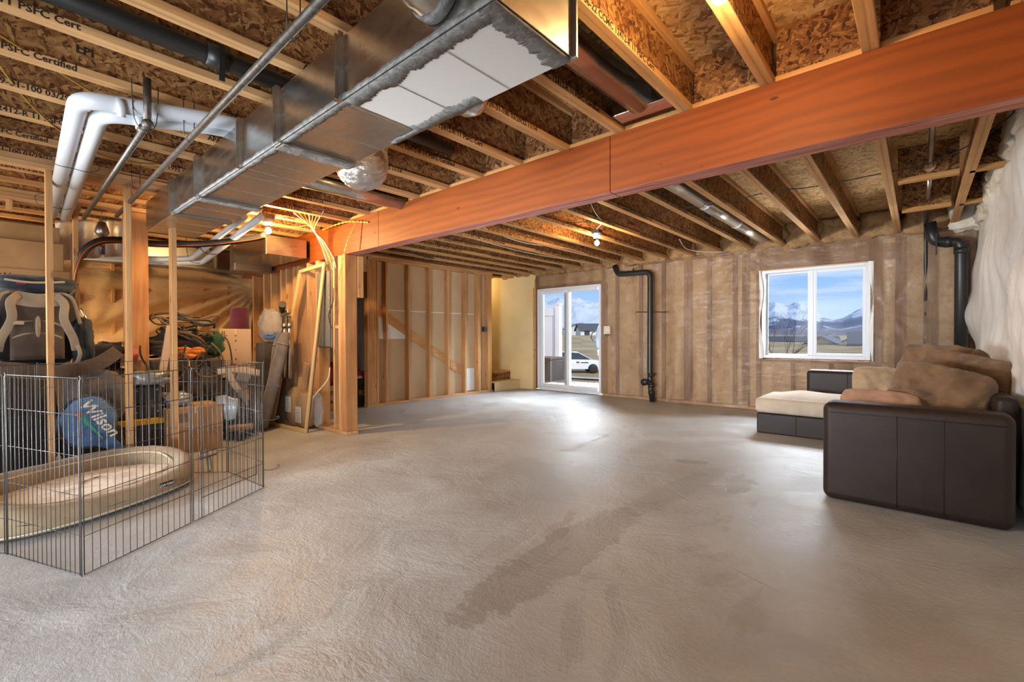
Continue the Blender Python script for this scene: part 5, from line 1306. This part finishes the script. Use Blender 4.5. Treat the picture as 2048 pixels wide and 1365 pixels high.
plain('gravel', 'a89c90', .95, bump=1.0, scale=14, var=.25); plain('car_white', 'e6e7ea', .25); plain('car_glass', '3d434a', .12); plain('ac_grey', '70747c', .5, .4); plain('bark', '5f5148', .9)
plain('jacket_blue', '5f7088', .85); plain('denim', '6d7477', .85); plain('skin', 'c39a80', .6); plain('hair_brown', '4a3527', .8)
def smoothstep(a, b, x):
    t_ = max(0, min(1, (x-a)/(b-a))); return t_*t_*(3-2*t_)
def terrain_h(x, y):
    z = -.12-1.25*smoothstep(9.6, 19, y)-.15*smoothstep(30, 80, y)
    z += 1.35*smoothstep(28, 78, math.hypot(x, y))*smoothstep(-40, -20, x)
    z += 2.9*smoothstep(34, 105, math.hypot(x, y))*smoothstep(-18, -45, x)
    z += .05*noise.noise((x*.3, y*.3, 0))*smoothstep(9, 14, y)
    return z
xs_ = [-14+.5*i for i in range(41)]; xs_ = [-900, -500, -300, -200]+[-150+6*i for i in range(22)]+xs_+[8, 12, 20, 40, 80, 160, 320, 700]
ys_ = [7.75+.5*i for i in range(30)]+[23+2.5*i for i in range(16)]+[66, 74, 84, 96, 110, 130, 160, 220, 320, 500, 900, 1700]
vs = [(x, y, terrain_h(x, y)) for y in ys_ for x in xs_]; nx = len(xs_)
struct(MB().add(vs, [(j*nx+i, j*nx+i+1, (j+1)*nx+i+1, (j+1)*nx+i) for j in range(len(ys_)-1) for i in range(nx-1)], True).build('terrain', 'dry_grass', recalc=False))
struct(box('patio_slab', (-6.9, 7.75, -.16), (-3.2, 9.35, -.04), 'concrete_patio', bevel=.01))
# gravel under the fence: rounded stones
gr = tag(link('gravel_bed', None), 'pale landscaping gravel below the white fence outside the glass door', 'gravel') if False else None
mb = MB(); rg = random.Random(3)
for k in range(900):
    x, y = rg.uniform(-8.6, -6.2), rg.uniform(9.5, 11.8); r = rg.uniform(.02, .06)
    if x > -7.0 and y < 10.3 and rg.random() < .5: continue
    z = terrain_h(x, y); vv = [(x+r*math.cos(a)*rg.uniform(.7, 1.1), y+r*math.sin(a), z+.002) for a in (0, 1.26, 2.5, 3.8, 5.0)]+[(x, y, z+r*.7)]
    mb.add(vv, [(0, 1, 5), (1, 2, 5), (2, 3, 5), (3, 4, 5), (4, 0, 5)])
tag(mb.build('gravel_bed', 'gravel'), 'pale landscaping gravel at the foot of the white fence outside', 'gravel', kind='stuff')
# road strips
struct(MB().grid(lambda u, v: (-60+90*u, 22.5+.9*v-(-60+90*u)*.0, terrain_h(-60+90*u, 22.5+.9*v)+.10), 30, 1, False).build('curb_walk', 'concrete_patio'))
# fence
t = empty('vinyl_fence', 'white vinyl privacy fence with a capped end post outside the glass door', 'fence', (-7.9, 11, -.1))
world(MB().box((-7.95, 10.94, -.35), (-7.80, 11.09, 2.02)), 'post', 'vinyl_white', t, .004); world(MB().box((-7.97, 10.92, 2.02), (-7.78, 11.11, 2.06)), 'post_cap', 'vinyl_white', t, .004)
world(MB().box((-10.6, 10.98, 1.72), (-7.95, 11.05, 1.95)), 'top_rail', 'vinyl_white', t, .004); world(MB().box((-10.6, 10.98, -.1), (-7.95, 11.05, .04)), 'bottom_rail', 'vinyl_white', t, .004)
for k in range(17): world(MB().box((-10.56+.154*k, 11.0, .04), (-10.56+.154*k+.148, 11.03, 1.72)), 'board', 'vinyl_white', t, .003)
# air conditioner
t = empty('air_conditioner', 'grey outdoor air conditioning unit behind the lower left of the glass door', 'air conditioner', (-7.35, 9.8, -.12))
world(MB().box((-7.72, 9.42, -.08), (-6.98, 10.1, .50)), 'cabinet', 'ac_grey', t, .02); world(MB().box((-7.74, 9.40, .50), (-6.96, 10.12, .57)), 'top_cover', 'steel_pipe', t, .02)
for k in range(20): world(MB().box((-7.70+.037*k, 9.408, -.03), (-7.70+.037*k+.012, 9.42, .48)), 'louvre', 'steel_pipe', t)
for k in range(18): world(MB().box((-6.98, 9.45+.037*k, -.03), (-6.968, 9.45+.037*k+.012, .48)), 'louvre', 'steel_pipe', t)
# car
R_ = (math.cos(YAW), math.sin(YAW))
t = empty('parked_car', 'white sedan with dark windows parked beyond the patio, seen through the glass door', 'car', (-17.9, 26.3, -1.36), math.atan2(R_[1], R_[0]))
def carbody(prof, w0, w1, name, mat):
    n = len(prof); vs = [(x, -w(x, z), z) for x, z in prof for w in (lambda x, z: w0 if z < .9 else w1,)]
    vs = [(x, -(w0 if z < .88 else w1), z) for x, z in prof]+[(x, (w0 if z < .88 else w1), z) for x, z in prof]
    mb = MB().add(vs, [tuple(range(n)), tuple(range(n, 2*n))[::-1]]+[(i, n+i, n+(i+1) % n, (i+1) % n) for i in range(n)])
    return mb.build(name, mat, t, .03)
carbody([(-2.3, .3), (2.3, .28), (2.36, .55), (2.25, .78), (1.3, .92), (-1.6, .98), (-2.3, .95), (-2.38, .6)], .88, .80, 'body', 'car_white')
mb = MB(); pr_ = [(-1.75, .95), (-1.2, 1.38), (-.2, 1.43), (.55, 1.36), (1.35, .92)]
vs = [(x, -(.80 if z < 1 else .62), z) for x, z in pr_]+[(x, (.80 if z < 1 else .62), z) for x, z in pr_]; n = 5
mb.add(vs, [tuple(range(n)), tuple(range(n, 2*n))[::-1]]+[(i, n+i, n+(i+1) % n, (i+1) % n) for i in range(n)]); mb.build('windows', 'car_glass', t, .02)
pts = [(1.36, -.81, .93), (.55, -.635, 1.37), (-.2, -.63, 1.44), (-1.2, -.635, 1.39), (-1.8, -.81, .96)]
MB().tube(pts, .03, 6).build('roof_pillar', 'car_white', t); MB().beam((-.35, -.80, .95), (-.35, -.63, 1.42), .05, .05).build('roof_pillar', 'car_white', t); MB().box((-1.2, -.6, 1.40), (.5, .6, 1.445)).build('roof', 'car_white', t, .02)
for x in (-1.45, 1.45):
    for y in (-.82, .82):
        w_ = MB().lathe([(0, -.1), (.22, -.1), (.32, -.08), (.32, .08), (.22, .1), (0, .1)], (0, 0, 0), 20, 'y').build('wheel', 'black_rubber', t); w_.location = (x, y, .32)
MB().box((2.30, -.5, .60), (2.37, .5, .70)).build('grille', 'car_glass', t, .01)
MB().box((.35, -.885, .70), (.55, -.88, .80)).build('fender_badge', 'red_plastic', t); MB().box((.65, -.885, .70), (1.15, -.88, .76)).build('fender_vent', 'ink', t)
# houses
def house(label, c, rz, L_, W_, H_, RH, wall, roof, wins=3):
    t = empty('house', label, 'house', c, rz)
    MB().box((-L_/2, -W_/2, -1.5), (L_/2, W_/2, H_)).build('walls', wall, t)
    MB().prism([(-W_/2-.4, H_-.1), (0, H_+RH), (W_/2+.4, H_-.1), (W_/2+.4, H_+.05), (0, H_+RH+.2), (-W_/2-.4, H_+.05)], 'x', -L_/2-.4, L_/2+.4).build('roof', roof, t)
    MB().prism([(-W_/2, H_), (0, H_+RH), (W_/2, H_)], 'x', -L_/2, L_/2).build('gable', wall, t)
    for k in range(wins):
        f_ = MB().box((-.6, -.06, -.7), (.6, .06, .7)).build('window', 'window_dark', t); f_.location = (-L_/2+L_*(k+.5)/wins, -W_/2, H_*.55)
    return t
house('white two-gable house on the rise, seen left in the glass door', (-66, 102, .9), YAW+1.2, 7, 7, 2.0, 1.3, 'house_white', 'roof_grey', 2)
house('small white gabled house beside the larger grey-roofed one', (-61.0, 107, .9), YAW+1.5, 5, 5, 1.9, 1.3, 'house_white', 'roof_grey', 2)
house('white house with a broad dark grey roof, seen right in the glass door', (-57.5, 96, .9), YAW+.05, 9, 6, 1.6, 1.5, 'house_white', 'roof_dark', 3)
house('long low dark-roofed building at the left of the window view', (-19, 104, -.2), .2, 15, 7, .3, .75, 'roof_dark', 'roof_dark', 0)
house('tan gable-fronted roof in the middle of the window view', (-10.6, 84, -.35), 1.5, 6, 4.0, .15, 1.1, 'house_tan', 'roof_grey', 0)
house('second tan gabled roof, right of the middle in the window view', (-6.9, 88, -.35), 1.5, 6, 4.0, .15, 1.15, 'house_tan', 'roof_grey', 0)
house('nearest dark hipped roof at the right of the window view', (-4.3, 76, -.35), .1, 5, 6, .2, 1.6, 'house_tan', 'roof_dark', 0)
# bare shrub tree
def tree(label, base, h, seed, name='bare_tree'):
    t = empty(name, label, 'tree', base); r_ = random.Random(seed); mb = MB()
    def br(p, d, l, r, dep):
        q = p+d*l; m_ = (p+q)/2+Vector((r_.uniform(-1, 1), r_.uniform(-1, 1), 0))*l*.06
        mb.tube([p, m_, q], [r, r*.85, r*.7], 5)
        if dep:
            for _ in range(3 if dep > 1 else 2):
                nd = (d+Vector((r_.uniform(-.6, .6), r_.uniform(-.6, .6), r_.uniform(-.1, .5)))).normalized(); br(q, nd, l*r_.uniform(.6, .85), r*.6, dep-1)
    for k in range(3): br(Vector((0, 0, 0)), Vector((r_.uniform(-.3, .35), r_.uniform(-.2, .2), 1)).normalized(), h*.3, .014, 4)
    mb.build('branches', 'bark', t, recalc=False)
tree('bare leafless shrub standing outside the left pane of the window', (-3.45, 15.6, terrain_h(-3.45, 15.6)), 3.3, 4)
# mountains
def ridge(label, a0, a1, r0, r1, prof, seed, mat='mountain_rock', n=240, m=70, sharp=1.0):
    def f(u, v):
        a = a0+(a1-a0)*u; r = r0+(r1-r0)*v
        x, y = -math.sin(a)*r, math.cos(a)*r
        hh = prof(a)*r/ r0
        base = math.sin(min(1, v*1.15)*PI/2)**1.3
        nz = noise.ridged_multi_fractal(Vector((x/r1*9, y/r1*9, seed)), .9, 2.1, 6, 1.0, 2.0)
        return (x, y, hh*base*(.80+.11*nz)+(nz-1.2)*hh*.20*v-3)
    o = MB().grid(f, n, m).build('mountain_range', mat, recalc=False); tag(o, label, 'mountain'); return o
def azpx(px): return YAW-math.atan((px-1024)/925.73)
def interp(pts, x):
    pts = sorted(pts)
    if x <= pts[0][0]: return pts[0][1]
    for (x0, y0), (x1, y1) in zip(pts, pts[1:]):
        if x <= x1: return y0+(y1-y0)*(x-x0)/(x1-x0)
    return pts[-1][1]
W1 = [(azpx(p), e) for p, e in ((1400, 62), (1480, 60), (1530, 66), (1550, 76), (1575, 64), (1592, 66), (1625, 58), (1640, 42), (1665, 36), (1685, 38), (1705, 50), (1728, 60), (1800, 66), (1900, 40))]
W2 = [(azpx(p), e) for p, e in ((850, 60), (1000, 66), (1080, 68), (1120, 70), (1160, 72), (1200, 66), (1300, 50), (1420, 58))]
def elev(tab, R0): return lambda a: interp(tab, a)/925.73/ (1/math.cos(0))*R0*.93
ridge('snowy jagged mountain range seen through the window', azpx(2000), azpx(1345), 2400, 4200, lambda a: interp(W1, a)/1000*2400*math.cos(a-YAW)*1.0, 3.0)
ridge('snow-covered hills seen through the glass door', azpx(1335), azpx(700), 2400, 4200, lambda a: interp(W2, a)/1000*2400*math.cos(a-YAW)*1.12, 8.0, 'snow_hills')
# person standing outside, mostly behind the door jamb
def person(loc, rz):
    t = empty('person', 'person in a blue-grey jacket and jeans standing outside, half hidden by the door jamb', 'person', loc, rz)
    def skin(name, verts, edges, mat, parent, sub=2):
        me = bpy.data.meshes.new(name); me.from_pydata([v[:3] for v in verts], edges, []); me.materials.append(MATS[mat])
        o = link(name, me, parent); md = o.modifiers.new('skin', 'SKIN'); md.use_smooth_shade = True
        for i, v in enumerate(verts):
            r = v[3]; me.skin_vertices[0].data[i].radius = (r, r*(v[4] if len(v) > 4 else 1)); me.skin_vertices[0].data[i].use_root = (i == 0)
        s_ = o.modifiers.new('sub', 'SUBSURF'); s_.levels = 1; s_.render_levels = sub; return o
    V = [(0, 0, .95, .15, .8), (0, 0, 1.18, .14, .75), (0, 0, 1.38, .16, .7), (0, 0, 1.50, .06), (0, 0, 1.57, .055),
         (-.19, 0, 1.42, .065), (-.25, .02, 1.15, .05), (-.24, -.06, .92, .038), (.19, 0, 1.42, .065), (.25, .02, 1.15, .05), (.24, -.06, .92, .038)]
    skin('jacket_and_torso', V, [(0, 1), (1, 2), (2, 3), (3, 4), (2, 5), (5, 6), (6, 7), (2, 8), (8, 9), (9, 10)], 'jacket_blue', t)
    V = [(0, 0, .95, .145, .8), (-.10, 0, .85, .095), (-.11, -.01, .48, .066), (-.11, .02, .12, .05), (.10, 0, .85, .095), (.12, -.02, .48, .066), (.12, .02, .12, .05)]
    skin('jeans', V, [(0, 1), (1, 2), (2, 3), (0, 4), (4, 5), (5, 6)], 'denim', t)
    for s_ in (-1, 1):
        skin('shoe', [(.11*s_, .03, .05, .045), (.115*s_, -.08, .04, .042), (.12*s_, -.16, .03, .03)], [(0, 1), (1, 2)], 'black_rubber', t)
        for k in range(4): skin('finger', [(.24*s_, -.07+.018*(k-1.5), .88, .011), (.245*s_, -.085+.018*(k-1.5), .83, .009), (.24*s_, -.10+.018*(k-1.5), .79-.006*abs(k-1.2), .007)], [(0, 1), (1, 2)], 'skin', t, 1)
        skin('thumb', [(.235*s_, -.09, .90, .012), (.21*s_, -.12, .86, .010), (.205*s_, -.135, .83, .008)], [(0, 1), (1, 2)], 'skin', t, 1)
        skin('palm', [(.24*s_, -.06, .92, .026, .6), (.24*s_, -.075, .865, .032, .5)], [(0, 1)], 'skin', t, 1)
    hd = MB().ball((0, -.01, 1.67), (.076, .095, .115), 20, 16).build('head', 'skin', t)
    MB().ball((0, .015, 1.70), (.086, .098, .108), 20, 14, lambda p, d: p if (d.y > -.35 or d.z > .45) else p*.8).build('hair', 'hair_brown', t)
    MB().ball((0, -.11, 1.655), (.013, .018, .022), 8, 6).build('nose', 'skin', t)
    for s_ in (-1, 1): MB().ball((.03*s_, -.098, 1.68), .011, 8, 6).build('eye', 'window_dark', t); MB().ball((.077*s_, 0, 1.665), (.012, .02, .03), 8, 6).build('ear', 'skin', t)
    MB().ball((0, -.098, 1.61), (.024, .01, .007), 8, 6).build('mouth', 'red_print', t)
person((-5.40, 9.5, -.12), YAW)
